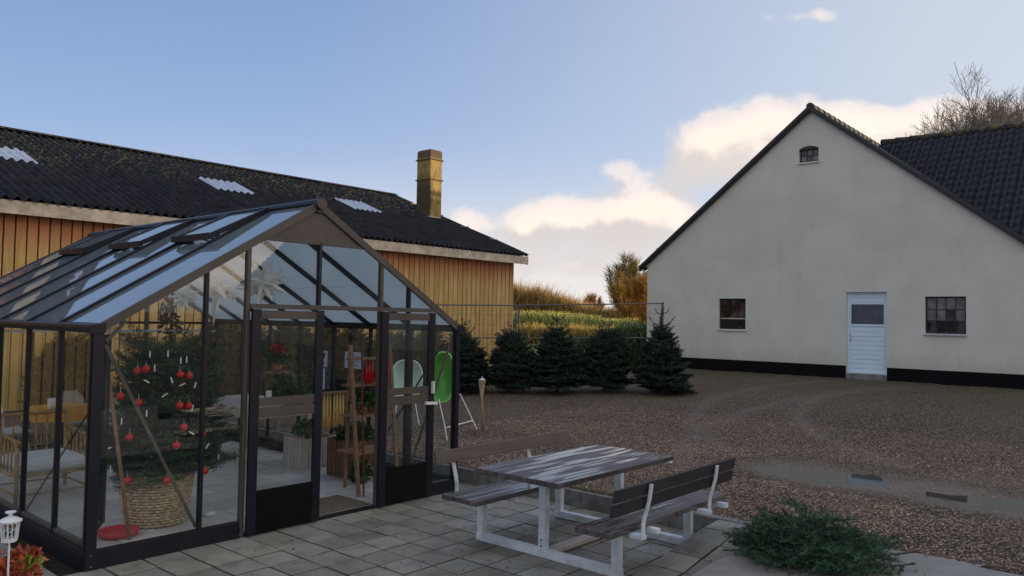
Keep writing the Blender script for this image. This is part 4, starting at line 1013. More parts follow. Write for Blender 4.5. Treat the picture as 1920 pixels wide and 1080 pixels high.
# ---------------------------------------------------------------- fir branches on the slab
r = np.random.default_rng(5); segs = []; wd = []
for i in range(120):
    a_ = r.uniform(0, 6.28); rr = r.random() ** .6; c = np.array((5.80 + .42 * rr * math.cos(a_), 2.10 + .48 * rr * math.sin(a_), .19 + .38 * (1 - rr) * r.uniform(.2, 1)))
    th = r.choice([.1, 1.2, 2.2, 3.5, 4.4, 5.4]) + r.normal(0, .5); el = r.normal(.16, .26); L = r.uniform(.32, .62)
    dr = np.array((math.cos(th) * math.cos(el), math.sin(th) * math.cos(el), math.sin(el))); p0 = c - dr * L * .5; p1 = c + dr * L * .5
    p0[2] = max(p0[2], .18); p1[2] = max(p1[2], .175); segs.append((p0, p1)); wd.append((p0, p1, .005, .002))
    side = np.array((-dr[1], dr[0], 0))
    for k_ in range(6):
        q = p0 + (p1 - p0) * (.2 + .13 * k_)
        for sg in (-1, 1):
            d_ = dr * .75 + side * sg * .6; e_ = q + d_ * L * (.36 - .035 * k_) + np.array((0, 0, r.normal(0, .02))); e_[2] = max(e_[2], .17); segs.append((q, e_))
V, Fq, ti = needles(segs, r, .021, .0042, .0034)
o = npmesh('branch_pile', V, Fq, M_firx, ti); m = wood_mb(wd, 4); m.local = False; m.build('branch_wood', M_bark, o)
tag(o, 'loose pile of cut green fir branches on the pale concrete slab', 'branches', kind='stuff')

# leaves scattered on the patio and slab
n = 420; X = np.concatenate([r.uniform(3.3, 6.3, n), r.uniform(5.6, 6.4, 60)]); Y = np.concatenate([r.uniform(2.6, 5.7, n), r.uniform(1.2, 3, 60)]); n = len(X)
P0 = np.array([(x, y, max(.006, ramp_z(x, y) + .006, .168 if y < 2.5 else 0)) for x, y in zip(X, Y)]); a_ = r.uniform(0, 6.28, n); s_ = r.uniform(.004, .016, n)
dx = np.stack([np.cos(a_) * s_, np.sin(a_) * s_, r.uniform(0, .003, n)], 1); dy = np.stack([-np.sin(a_) * s_ * .5, np.cos(a_) * s_ * .5, r.uniform(0, .004, n)], 1)
V = np.stack([P0 - dx, P0 - dy, P0 + dx, P0 + dy], 1).reshape(-1, 3); o = npmesh('fallen_leaves', V, np.arange(4 * n).reshape(-1, 4), M_soilp); tag(o, 'small dark leaves and crumbs scattered on the pavers', kind='stuff')

# ---------------------------------------------------------------- lantern on a stake and the leafy plants at lower left
lx, ly = at(35, 4.35); zc = .78
def lz(py): return H - (py - 589.5) / FL * 4.35 * 1.0
t = thing('garden_lantern', 'small white metal lantern on a thin stake at the lower left', 'lantern', (lx, ly, 0))
zb, zt_ = lz(1018), lz(983)
m = MB(); m.lathe((lx, ly, zb), [(.034, 0), (.040, 0.004), (.046, zt_ - zb - .004), (.050, zt_ - zb)], 6)
body = MB()
for k_ in range(6):
    a1 = 2 * math.pi * k_ / 6; a2 = 2 * math.pi * (k_ + 1) / 6
    def pp(a_, r_, z): return (lx + r_ * math.cos(a_), ly + r_ * math.sin(a_), z)
    body.tube([pp(a1, .036, zb), pp(a1, .047, zt_)], .0045, 5)
    body.bar(pp(a1, .036, zb + .006), pp(a2, .036, zb + .006), .006, .02); body.bar(pp(a1, .047, zt_), pp(a2, .047, zt_), .006, .014)
    am = (a1 + a2) / 2; body.bar(pp(am, .034, zb + .01), pp(am, .043, zt_), .004, .004); body.bar(pp(a1, .040, (zb + zt_) / 2), pp(a2, .044, (zb + zt_) / 2 + .02), .004, .004)
body.build('cage', M_white, t)
m = MB(); m.lathe((lx, ly, zt_), [(.058, 0), (.060, .008), (.030, .024), (.012, .030), (.012, .045), (.026, .049), (.028, .056), (.010, .058)], 12); m.build('lid', M_white, t, smooth=False)
m = MB(); m.lathe((lx, ly, zb + .002), [(.030, 0), (.036, .075)], 8); m.build('glass', M_glass, t)
m = MB(); m.lathe((lx, ly, zb - .004), [(.036, 0), (.038, .005)], 10); m.build('base_plate', M_white, t)
m = MB(); m.tube([(lx, ly, zb - .004), (lx, ly, .0)], .0055, 6); m.build('stake', M_white, t)
hx, hy = at(20, 4.45)
m = MB(); m.box((hx - .45, hy - .25, .0), (hx + .2, hy + .25, .30), .02)
t = thing('flower_trough', 'planter of rusty red leafy plants around the lantern stake', 'planter', (hx, hy, 0)); m.build('box', M_black, t)
for k_, (dx_, dy_, R0, zz, mm) in enumerate(((-.05, .12, .15, .36, M_heuch), (.06, -.02, .13, .35, M_heuch), (-.2, 0, .17, .36, M_heuch), (.15, .10, .07, .40, M_heuch), (.14, .06, .06, .38, M_vine))):
    V, Fq, ti = leafball((dx_, dy_, zz), R0, 260, .05, 60 + k_, .6, .6); npmesh('foliage', V, Fq, mm, ti, t)

# ---------------------------------------------------------------- green chair, pale chair and bamboo torch outside
def tray_chair(px, pyt, pyb, d_, wpx, lab, mm, legs, group):
    x, y = at(px, d_); zt = H - (pyt - 598) / FL * d_; zb = H - (pyb - 598) / FL * d_; t = thing('lounge_chair', lab, 'chair', (x, y, gz(x, y)), group)
    R0 = wpx / 2 / FL * d_; Hh = (zt - zb) / 2; zc = (zt + zb) / 2; fr = Vector((-CF.x, -CF.y, 0)).normalized(); rt = Vector((CR.x, CR.y, 0)).normalized()
    m = MB(); rings = 7; n_ = 28; vs = []
    for i in range(rings + 1):
        q = i / rings; rr = q; dep = -.20 * (1 - q ** 2.4)
        for k_ in range(n_):
            a_ = 2 * math.pi * k_ / n_; cx, sx = math.cos(a_), math.sin(a_); e = 2 / 2.6
            ex = abs(cx) ** e * (1 if cx > 0 else -1) * R0 * rr; ez = abs(sx) ** e * (1 if sx > 0 else -1) * Hh * rr
            p_ = Vector((x, y, zc)) + rt * ex + Vector((0, 0, ez)) + fr * (dep - ez * .18); vs.append(p_)
    m.add(vs, [(i * n_ + k_, i * n_ + (k_ + 1) % n_, (i + 1) * n_ + (k_ + 1) % n_, (i + 1) * n_ + k_) for i in range(rings) for k_ in range(n_)])
    o = m.build('shell', mm[0], t, smooth=True); md = o.modifiers.new('s', 'SOLIDIFY'); md.thickness = .012
    m = MB(); m.tube([v + fr * .004 for v in vs[-n_:]] + [vs[-n_] + fr * .004], .014, 6, False); m.build('rim', mm[1], t, smooth=True)
    c = Vector((x, y, 0))
    for a_, b_ in legs:
        g_ = lambda px_, py_, dd: Vector((*at(px_, dd), max(gz(*at(px_, dd)) + .01, H - (py_ - 598) / FL * dd)))
        m = MB(); m.tube([g_(*a_), g_(*b_)], .009, 6); m.build('leg', M_white, t)
    return t
tray_chair(832, 664, 756, 11.5, 43, 'bright green oval shell seat on thin white legs, seen through the right greenhouse panes', (M_lime, mat('lime_lit_rim', (.22, .66, .10), .35)),  # rim brighter than shell: shading put into the two greens
           [((826, 752, 11.4), (838, 800, 11.0)), ((838, 800, 11.0), (843, 838, 10.7)), ((846, 742, 11.5), (866, 742, 11.9)), ((866, 742, 11.9), (898, 806, 11.6)), ((838, 805, 11.0), (890, 790, 11.5))], None)
tray_chair(765, 680, 752, 12.6, 58, 'pale mint oval shell seat left of the bright green one', (M_mint, mat('mint_lit_rim', (.66, .78, .74), .4)),  # paler rim around a duller shell, shading painted the same way
           [((750, 748, 12.6), (742, 800, 12.2)), ((780, 748, 12.6), (790, 800, 12.2))], None)
x, y = at(910, 11.75); z0 = gz(x, y); t = thing('bamboo_torch', 'bamboo garden torch standing in the gravel', 'torch', (x, y, z0))
zt = H - (706 - 596) / FL * 11.75; x2, y2 = at(906, 11.75)
m = MB(); m.tube([(x, y, z0), (x2, y2, zt - .26)], .014, 8); m.build('pole', M_bamb, t, smooth=True)
m = MB()
for k_ in range(12): a_ = k_ * 2 * math.pi / 12; m.tube([(x2 + .014 * math.cos(a_), y2 + .014 * math.sin(a_), zt - .30), (x2 + .05 * math.cos(a_), y2 + .05 * math.sin(a_), zt - .05)], .007, 4)
for zz, r_ in ((-.05, .052), (-.15, .036)): m.tube([(x2 + r_ * math.cos(a_), y2 + r_ * math.sin(a_), zt + zz) for a_ in np.linspace(0, 6.283, 14)], .007, 4, False)
m.build('basket_head', mat('pale_bamboo', (.50, .38, .26), .6), t)
m = MB(); m.lathe((x2, y2, zt - .12), [(.035, 0), (.045, .07), (.03, .09), (.012, .10), (.012, .125)], 10); m.build('oil_can', M_steel, t)

# ---------------------------------------------------------------- mesh fence and the row of firs
P1 = Vector((*at(1243, 17.2), 0)); P2 = Vector((*at(972, 17.7), 0)); fd = (P2 - P1); FLn = fd.length; fd.normalize()
flabs = ['mesh fence panel between the white farmhouse and the barn corner', 'mesh fence panel crossing in front of the barn corner', 'mesh fence panel behind the greenhouse in front of the barn boards', 'leftmost mesh fence panel, seen through the greenhouse', ]
for i in range(4):
    a_ = P1 + fd * (FLn + .06) * i; b_ = a_ + fd * FLn
    za, zb = gz(a_.x, a_.y, 0) + .10, gz(b_.x, b_.y, 0) + .10; ZT = H + .38 - .10 * min(i, 1) if 0 else None
    ta, tb = (2.255, 2.165) if i == 0 else (2.165, 2.14) if i == 1 else (2.14, 2.12)
    t = thing('fence_panel', flabs[i], 'fence', (a_.x, a_.y, gz(a_.x, a_.y, 0)), 'wire mesh fence panels')
    m = MB(); A0, B0 = Vector((a_.x, a_.y, za)), Vector((b_.x, b_.y, zb)); A1, B1 = Vector((a_.x, a_.y, ta)), Vector((b_.x, b_.y, tb))
    m.tube([A0, A1 + Vector((0, 0, .03))], .019, 8); m.tube([B0, B1 + Vector((0, 0, .03))], .019, 8); m.tube([A1, B1], .014, 8)
    Am, Bm = A0.lerp(A1, .58), B0.lerp(B1, .58); m.tube([Am, Bm], .012, 8); m.tube([A0 + Vector((0, 0, .03)), B0 + Vector((0, 0, .03))], .014, 8); m.build('frame', M_fence, t)
    m = MB()
    for k_ in range(1, 34): f_ = k_ / 34; m.tube([A0.lerp(B0, f_), A1.lerp(B1, f_)], .0022, 3)
    for k_ in range(1, 8): f_ = k_ / 8; m.tube([A0.lerp(A1, f_), B0.lerp(B1, f_)], .0022, 3)
    m.build('wire_mesh', M_fence, t)
    m = MB(); g0 = gz(a_.x, a_.y, 0); m.box((a_.x - .34, a_.y - .12, g0 - .02), (a_.x + .34, a_.y + .12, g0 + .13), .03); m.build('foot_block', M_kerb, t)
def fat(k1, k2, e): return lambda f_: (k1 + (1 - k1) * min(1, f_ / .15)) * (1 - f_ ** e * (1 - k2))
vars_ = [fir_arrays(1.74, .70, 11, z0=.11, needle=.036, nw=.014, step=.0135, leader=.44, dens=1.4, whorl=.095, topw=fat(.9, .28, 1.6)),
         fir_arrays(1.62, .68, 12, z0=.11, needle=.036, nw=.014, step=.0135, leader=.40, dens=1.4, whorl=.095, topw=fat(.92, .42, 2.2)),
         fir_arrays(1.88, .76, 13, z0=.12, needle=.036, nw=.014, step=.0135, leader=.50, dens=1.3, whorl=.10, topw=fat(.9, .25, 1.15))]
prot = [None] * 3
firs = [(870, 16.9, 0, 1.0, 'fir with a forked bare tip next to the greenhouse corner'), (957, 16.7, 1, .98, 'stout fir in front of the fence joint at the barn corner'),
        (1046, 16.8, 0, 1.05, 'middle fir of the fence row with a short bushy tip'), (1135, 16.9, 1, 1.06, 'fir second from the right with a forked bare tip'),
        (1243, 16.5, 2, 1.03, 'rightmost fir of the row with sparse layered top, before the white gable'),
        (800, 17.6, 0, .98, 'fir seen through the right end of the greenhouse behind the green seat'), (735, 17.6, 1, 1.0, 'fir seen through the right sliding door'), (670, 17.3, 2, 1.0, 'fir seen through the open doorway'), (610, 17.0, 0, 1.1, 'fir seen behind the two notices'),
        (548, 16.6, 1, 1.12, 'fir seen through the left sliding door'), (480, 16.2, 2, 1.0, 'fir seen left of the left sliding door'), (425, 16.0, 0, 1.15, 'fir behind the vine at the back of the greenhouse'), (130, 13.6, 1, 1.0, 'fir behind the round table with the orange cloth')]
for px, dd, v, sc, lab in firs:
    x, y = at(px, dd); loc = (x, y, gz(x, y, 0) - .02)
    if prot[v] is None:
        arr, wd = vars_[v]; prot[v] = tree_thing('fir_tree', lab, 'fir tree', loc, arr, wd, M_fir, M_bark, 'cut firs standing along the mesh fence', sc=sc); o = prot[v]
    else:
        o = copy_tree(prot[v]); o['label'] = lab
    o.location = loc; kx = random.uniform(.88, 1.14); o.scale = (sc * kx, sc * kx, sc * random.uniform(.94, 1.04)); o.rotation_euler = (random.uniform(-.06, .06), random.uniform(-.06, .06), random.uniform(0, 6.28))

# ---------------------------------------------------------------- barn
BX0, BX1, BYW = -9.0, 17.24, 15.0; EYB, EZB = 14.68, 3.72; RYB, RZB = 20.79, 6.07; BS = (RZB - EZB) / (RYB - EYB); BYB = 2 * RYB - BYW
barn = thing('barn', 'long low barn with ochre vertical boards and a dark corrugated roof', 'barn', (4, 18, .1))
m = MB(); m.box((BX0, BYW + .03, .0), (BX1 - .02, BYW + .18, 3.75)); m.build('wall_backing', M_gap, barn)
m = MB(); x = BX1; pitch = .1765
while x > BX0:
    t_ = random.uniform(.84, 1.08); m.tint = (t_, t_ * random.uniform(.96, 1.03), t_ * random.uniform(.92, 1.08))
    m.box((x - pitch + .027, BYW - .012, .12), (x, BYW + .028, 3.72)); x -= pitch
m.tint = (1, 1, 1); m.box((BX1 - .03, BYW - .02, .1), (BX1 + .012, BYW + .05, 3.70)); m.build('board_wall', M_board, barn)
m = MB(); m.prism([(BYW + .18, 0), (BYB, 0), (BYB, 3.7), (RYB, RZB - .1), (BYW + .18, 3.72)], 0, BX1 - .2, BX1 - .03); m.prism([(BYW + .18, 0), (BYB, 0), (BYB, 3.7), (RYB, RZB - .1), (BYW + .18, 3.72)], 0, BX0, BX0 + .2); m.build('gable_wall', M_board, barn)
m = MB(); m.box((BX0, BYB - .2, 0), (BX1 - .03, BYB, 3.7)); m.build('rear_wall', M_board, barn)
# corrugated roof: real waves along x
XR0, XR1 = BX0 - .2, 17.60; wl = .177; nxr = int((XR1 - XR0) / wl * 8); xs_ = np.linspace(XR0, XR1, nxr)
ts = [0, .2, .4, .6, .8, 1.]; V = []
for j, tt in enumerate(ts):
    y = EYB + (RYB - EYB) * tt; z = EZB + (RZB - EZB) * tt
    for x in xs_: V.append((x, y, z + .042 * math.sin(2 * math.pi * x / wl) + .012 * noise.noise((x * .3, tt * 3, 0)) * 2))
V = np.array(V); Fc = np.array([(j * nxr + i, j * nxr + i + 1, (j + 1) * nxr + i + 1, (j + 1) * nxr + i) for j in range(5) for i in range(nxr - 1)])
rf = npmesh('roof', V - np.array(barn.location), Fc, M_corr, parent=barn, smooth=True)
m = MB(); m.quad((XR0, RYB, RZB), (XR1, RYB, RZB), (XR1, 2 * RYB - EYB, EZB), (XR0, 2 * RYB - EYB, EZB)); m.build('rear_roof', M_corr, barn)
m = MB(); m.prism([(RYB - .22, RZB - .02), (RYB, RZB + .065), (RYB + .22, RZB - .02), (RYB, RZB + .02)], 0, XR0, XR1); m.build('ridge_capping', M_corr, barn)
m = MB(); m.box((XR0, EYB + .02, EZB - .26), (XR1 - .02, EYB + .05, EZB - .035)); m.prism([(EYB + .05, EZB - .27), (EYB + .3, EZB - .20), (EYB + .3, EZB - .02), (EYB + .05, EZB - .05)], 0, XR1 - .05, XR1 - .02); m.build('fascia', M_fascia, barn)
m = MB(); m.prism([(EYB + .3, EZB - .14), (RYB, RZB - .23), (RYB, RZB - .05), (EYB + .3, EZB + .05)], 0, XR1 - .05, XR1 - .025); m.build('bargeboard', M_fascia, barn)
for (xa, xb) in ((4.60, 5.48), (9.36, 10.32), (13.32, 14.38)):       # rooflights: sheets of the same wave
    ya, yb = 17.56, 18.58; ns = int((xb - xa) / wl * 8); V = []
    for y in (ya, yb):
        for x in np.linspace(xa, xb, ns): V.append((x, y, EZB + BS * (y - EYB) + .022 + .03 * math.sin(2 * math.pi * x / wl)))
    npmesh('rooflight', np.array(V) - np.array(barn.location), np.array([(i, i + 1, ns + i + 1, ns + i) for i in range(ns - 1)]), M_sky, parent=barn, smooth=True)
for y in (16.0, 17.2, 18.4, 19.6):
    m = MB(); z = EZB + BS * (y - EYB); m.box((XR1 - .32, y - .05, z + .03), (XR1 - .02, y + .05, z + .05)); m.build('verge_clip', M_fascia, barn)
# chimney
CX0, CX1, CY0, CY1 = 16.62, 17.12, 17.98, 18.60
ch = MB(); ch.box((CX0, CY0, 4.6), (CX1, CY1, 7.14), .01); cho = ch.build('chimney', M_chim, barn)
m = MB(); m.box((CX0 - .04, CY0 - .04, 6.84), (CX1 + .04, CY1 + .04, 6.88)); m.box((CX0 - .04, CY0 - .04, 6.20), (CX1 + .04, CY1 + .04, 6.235))
m.box((CX0 + .03, CY0 + .03, 7.14), (CX1 - .03, CY1 - .03, 7.17)); m.build('band', M_woodd, cho)
m = MB(); m.box((CX0 - .12, CY0 - .14, 4.98), (CX0 + .30, CY0 - .02, 5.02)); m.build('flashing', M_fascia, cho)

# ---------------------------------------------------------------- white farmhouse
WX = 21.0; AYR, AZR = 7.664, 7.60; EYL, EZL = 12.72, 3.585; PT = (AZR - EZL) / (EYL - AYR); EYR = 2 * AYR - EYL
fh_ = thing('farmhouse', 'white rendered farmhouse gable with black plinth and dark tiled roof', 'house', (WX, AYR, .4))
# wall with real openings: built as a strip grid
holes = {'door': (5.76, 6.745, .60, 2.70), 'wl': (9.50, 10.315, 1.665, 2.545), 'wr': (4.0, 4.885, 1.675, 2.575), 'at': (7.465, 7.99, 6.24, 6.60)}
ys = sorted({EYR, EYL, AYR} | {h[0] for h in holes.values()} | {h[1] for h in holes.values()}); zsl = sorted({.78} | {h[2] for h in holes.values()} | {h[3] for h in holes.values()} | {1.2, 3.5, 5.0})
def roofz(y): return AZR - PT * abs(y - AYR)
m = MB()
def inhole(y, z): return any(h[0] < y < h[1] and h[2] < z < h[3] for h in holes.values())
zcut = sorted(set(zsl))
for ya, yb in zip(ys, ys[1:]):
    zl = [.58] + [z for z in zcut if z > .58]
    top = min(roofz(ya), roofz(yb))
    prev = None
    for za, zb in zip(zl, zl[1:] + [99]):
        yc = (ya + yb) / 2
        if inhole(yc, (za + min(zb, 50)) / 2 if zb < 50 else za + .1): continue
        ta, tb = min(zb, roofz(ya)), min(zb, roofz(yb)); 
        if ta <= za and tb <= za: continue
        ta, tb = max(ta, za), max(tb, za)
        if (zb > roofz(ya) or zb > roofz(yb)) and zb < 50:   # finish the column under the slope here
            ta, tb = roofz(ya), roofz(yb)
            m.quad((WX, ya, za), (WX, ya, ta), (WX, yb, tb), (WX, yb, za)); break
        if zb > 50: ta, tb = roofz(ya), roofz(yb)
        m.quad((WX, ya, za), (WX, ya, ta), (WX, yb, tb), (WX, yb, za))
for h in holes.values():
    y0, y1, z0, z1 = h; dpt = .16
    m.quad((WX, y0, z0), (WX + dpt, y0, z0), (WX + dpt, y0, z1), (WX, y0, z1)); m.quad((WX, y1, z0), (WX, y1, z1), (WX + dpt, y1, z1), (WX + dpt, y1, z0))
    m.quad((WX, y0, z1), (WX + dpt, y0, z1), (WX + dpt, y1, z1), (WX, y1, z1)); m.quad((WX, y0, z0), (WX, y1, z0), (WX + dpt, y1, z0), (WX + dpt, y0, z0))
XE = 40.
m.quad((WX, EYL, 0), (WX, EYL, EZL), (XE, EYL, EZL), (XE, EYL, 0)); m.quad((WX, EYR, 0), (XE, EYR, 0), (XE, EYR, EZL), (WX, EYR, EZL))
m.quad((XE, EYL, 0), (XE, EYR, 0), (XE, EYR, EZL), (XE, AYR, AZR), (XE, EYL, EZL)); m.build('wall', M_render, fh_)
m = MB()
m.box((WX - .018, EYR - .01, .1), (WX + .05, 5.755, .792)); m.box((WX - .018, 6.75, .1), (WX + .05, EYL + .01, .792)); m.build('plinth', M_plinth, fh_)
m = MB(); m.box((WX - .022, 5.757, .2), (WX + .16, 6.748, .598), .003); m.build('doorstep', M_kerb, fh_)
# segmental head over the attic window
# door
d0 = MB(); y0, y1, z0, z1 = holes['door']; X_ = WX + .09
d0.box((X_, y0 + .002, z0 + .002), (X_ + .05, y0 + .06, z1 - .002)); d0.box((X_, y1 - .06, z0 + .002), (X_ + .05, y1 - .002, z1 - .002)); d0.box((X_, y0 + .06, z1 - .06), (X_ + .05, y1 - .06, z1 - .002))
door_ = d0.build('door', M_pvc, fh_)
m = MB(); yl, yr = y0 + .065, y1 - .065
def dq(za, zb, xo=.012): m.box((X_ + xo, yl, za), (X_ + .045, yr, zb))
gl0, gl1 = 1.875, 2.385
z = z0 + .01
while z < gl0 - .06: zn = min(z + .118, gl0 - .055); m.box((X_ + .012, yl + .03, z + .004), (X_ + .040, yr - .03, zn - .004), .006); z = zn
z = gl1 + .05
while z < z1 - .08: zn = min(z + .118, z1 - .065); m.box((X_ + .012, yl + .03, z + .004), (X_ + .040, yr - .03, zn - .004), .006); z = zn
m.box((X_ + .03, yl, z0 + .004), (X_ + .042, yr, z1 - .062))
m.box((X_ + .006, yl, z0 + .004), (X_ + .03, yl + .03, z1 - .062)); m.box((X_ + .006, yr - .03, z0 + .004), (X_ + .03, yr, z1 - .062)); m.box((X_ + .005, yl + .03, gl0 - .05), (X_ + .028, yr - .03, gl0)); m.box((X_ + .005, yl + .03, gl1), (X_ + .028, yr - .03, gl1 + .045))
m.build('leaf', M_pvc, door_)
m = MB(); m.box((X_ + .018, yl + .031, gl0 + .002), (X_ + .029, yr - .031, gl1 - .002)); m.build('pane', mat('frosted_pane', (.07, .08, .11), .3, fn=speck(.25, 3)), door_)
m = MB(); m.box((X_ - .004, yr - .027, 1.42), (X_ + .006, yr - .005, 1.62)); m.tube([(X_ - .03, yr - .016, 1.55), (X_ - .03, yr - .13, 1.55)], .009, 6); m.tube([(X_, yr - .016, 1.55), (X_ - .03, yr - .016, 1.55)], .008, 6); m.build('handle', M_steel, door_)
# windows
def window(h, cols, rows, lite, sillm, sash=None):
    y0, y1, z0, z1 = h; X_ = WX + .07; f_ = .035; m = MB()
    m.box((X_, y0 + .002, z0 + .002), (X_ + .05, y0 + f_, z1 - .002)); m.box((X_, y1 - f_, z0 + .002), (X_ + .05, y1 - .002, z1 - .002)); m.box((X_, y0 + f_, z0 + .002), (X_ + .05, y1 - f_, z0 + f_)); m.box((X_, y0 + f_, z1 - f_), (X_ + .05, y1 - f_, z1 - .002))
    o = m.build('window', M_wing, fh_)
    m = MB(); iw, ih = (y1 - y0 - 2 * f_), (z1 - z0 - 2 * f_)
    for k_ in range(1, cols): y = y0 + f_ + iw * k_ / cols; m.box((X_ + .008, y - .010, z0 + f_), (X_ + .035, y + .010, z1 - f_))
    for k_ in range(1, rows): z = z0 + f_ + ih * k_ / rows; m.box((X_ + .010, y0 + f_, z - .010), (X_ + .033, y1 - f_, z + .010))
    m.build('glazing_bars', M_wing, o)
    m = MB()
    for i in range(cols):
        for j in range(rows):
            m.cur = lite[j][i]; a_, b_ = y1 - f_ - iw * i / cols, y1 - f_ - iw * (i + 1) / cols; c_, d_ = z1 - f_ - ih * j / rows, z1 - f_ - ih * (j + 1) / rows
            tx = random.uniform(-.003, .003); m.quad((X_ + .022 + tx, a_, c_), (X_ + .022 - tx, a_, d_), (X_ + .022 - tx, b_, d_), (X_ + .022 + tx, b_, c_))
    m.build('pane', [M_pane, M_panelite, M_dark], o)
    if sash: m = MB(); m.box((X_ + .004, y0 + f_, z0 + ih * .36), (X_ + .03, y1 - f_, z0 + ih * .36 + .03)); m.build('crossbar', M_fascia, o)
    m = MB(); m.prism([(WX - .05, z0 - .045), (WX + .068, z0 - .045), (WX + .068, z0 - .001), (WX - .05, z0 - .016)], 1, y0 - .02, y1 + .02); m.build('sill', sillm, o)
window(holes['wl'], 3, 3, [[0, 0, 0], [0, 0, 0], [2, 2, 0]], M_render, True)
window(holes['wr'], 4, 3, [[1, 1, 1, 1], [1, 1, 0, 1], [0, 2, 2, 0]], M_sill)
window(holes['at'], 3, 2, [[0, 1, 0], [1, 0, 1]], M_render)
y0, y1, z0, z1 = holes['at']; m = MB(); pts = [(y0, z1 - .004), (y1, z1 - .004)] + [(y0 + (y1 - y0) * (1 - k_ / 8), z1 + .075 * math.sin(math.pi * k_ / 8) ** .8) for k_ in range(1, 8)]
m.prism(pts, 0, WX - .004, WX + .02); m.build('arched_head', M_wing, fh_)
# main roof (two slopes) with verge boards
ov = .12; th = .16
def slope_prism(m, sgn, x0, x1, up0, up1, yext=.22):
    ye = AYR + sgn * (EYL - AYR + yext); ze = roofz(ye)
    m.prism([(AYR, AZR + up0), (ye, ze + up0), (ye, ze + up1), (AYR, AZR + up1)], 0, x0, x1)
for sgn in (1, -1):
    m = MB(); slope_prism(m, sgn, WX - ov - .03, WX - ov, .045, .135); m.build('bargeboard', M_black, fh_)
    m = MB(); slope_prism(m, sgn, WX - ov, WX - .001, .0, .05); m.build('soffit', M_black, fh_)
def tiled(nm, o_, ax_u, ax_v, Lu, Lv, pu=.30, pv=.34):
    """pantile slope: o_ origin at the eave, ax_u along the eave, ax_v up the slope, real tile waves and steps"""
    nu = int(Lu / pu * 8); rows = int(Lv / pv); nr = np.cross(ax_u, ax_v); nr /= np.linalg.norm(nr)
    if nr[2] < 0: nr = -nr
    V = []; Fq = []; U = np.linspace(0, Lu, nu)
    ph = (U / pu) % 1; wave = np.where(ph < .62, .045 * np.sin(np.pi * ph / .62), -.018 * np.sin(np.pi * (ph - .62) / .38))
    for r_ in range(rows + 1):
        for e, lift in ((0, .11), (1, .002)):
            v = min(Lv, (r_ + e * .999) * pv); jig = .06 * np.cos(2 * np.pi * U / pu) * (1 if e == 0 else 0)
            V.append(np.array(o_)[None] + U[:, None] * ax_u + (np.maximum(0, v - jig))[:, None] * ax_v + (wave + lift)[:, None] * nr)
    n_ = len(V); V = np.concatenate(V); Fq = np.array([(j * nu + i, j * nu + i + 1, (j + 1) * nu + i + 1, (j + 1) * nu + i) for j in range(n_ - 1) for i in range(nu - 1)])
    return npmesh(nm, V - np.array(fh_.location), Fq, M_tile, parent=fh_, smooth=False)
for sgn in (1, -1):
    ye = AYR + sgn * (EYL - AYR + .22); ze = roofz(ye) - .05; v_ = np.array((0, AYR - ye, AZR - .05 - ze)); Lv = np.linalg.norm(v_); v_ /= Lv
    tiled('tiled_roof', (WX + .01, ye, ze), np.array((1., 0, 0)), v_, XE - WX + .1, Lv)
m = MB()
for k_ in range(44): x = WX - ov + k_ * .42; m.tube([(x, AYR, AZR + .13), (x + .44, AYR, AZR + .115)], [.10, .09], 8)
m.build('ridge_tiles', M_ridge, fh_, smooth=True)
# verge tiles, seen edge on along the right slope
m = MB(); slope_prism(m, -1, WX - ov - .028, WX - ov + .20, .137, .158); m.build('verge_capping', M_tile, fh_); m = MB(); slope_prism(m, 1, WX - ov - .028, WX - ov + .20, .137, .158); m.build('verge_capping', M_tile, fh_)
# wing: roof facing the yard, running away to the right
ZRW = 7.62; a_ = on(1662, 270, 2, ZRW); RXW = a_.x; ZEW = 3.2; EXW = RXW - (ZRW - ZEW) / .92; WY0, WY1 = -26., AYR - .3
v_ = np.array((RXW - EXW, 0, ZRW - ZEW)); Lv = np.linalg.norm(v_); v_ /= Lv
tiled('wing_roof', (EXW, WY0, ZEW), np.array((0, 1., 0)), v_, WY1 - WY0, Lv)
m = MB(); m.quad((RXW, WY0, ZRW), (RXW, WY1, ZRW), (2 * RXW - EXW, WY1, ZEW), (2 * RXW - EXW, WY0, ZEW)); m.build('wing_rear_roof', M_tile, fh_)
m = MB()
for k_ in range(76): y = WY1 - k_ * .42; m.tube([(RXW, y, ZRW + .05), (RXW, y - .44, ZRW + .035)], [.12, .105], 8)
m.build('wing_ridge_tiles', M_ridge, fh_, smooth=True)
m = MB(); m.box((EXW + .35, WY0 + .2, 0), (2 * RXW - EXW - .35, EYR - .01, ZEW + .1)); m.prism([(EXW + .35, ZEW), (2 * RXW - EXW - .35, ZEW), (RXW, ZRW - .15)], 1, WY0 + .2, WY0 + .4); m.build('wing_wall', M_render, fh_)
m = MB(); m.tube([(EXW - .06, WY0, ZEW - .03), (EXW - .06, EYR - .3, ZEW - .03)], .06, 8); m.build('gutter', M_black, fh_)

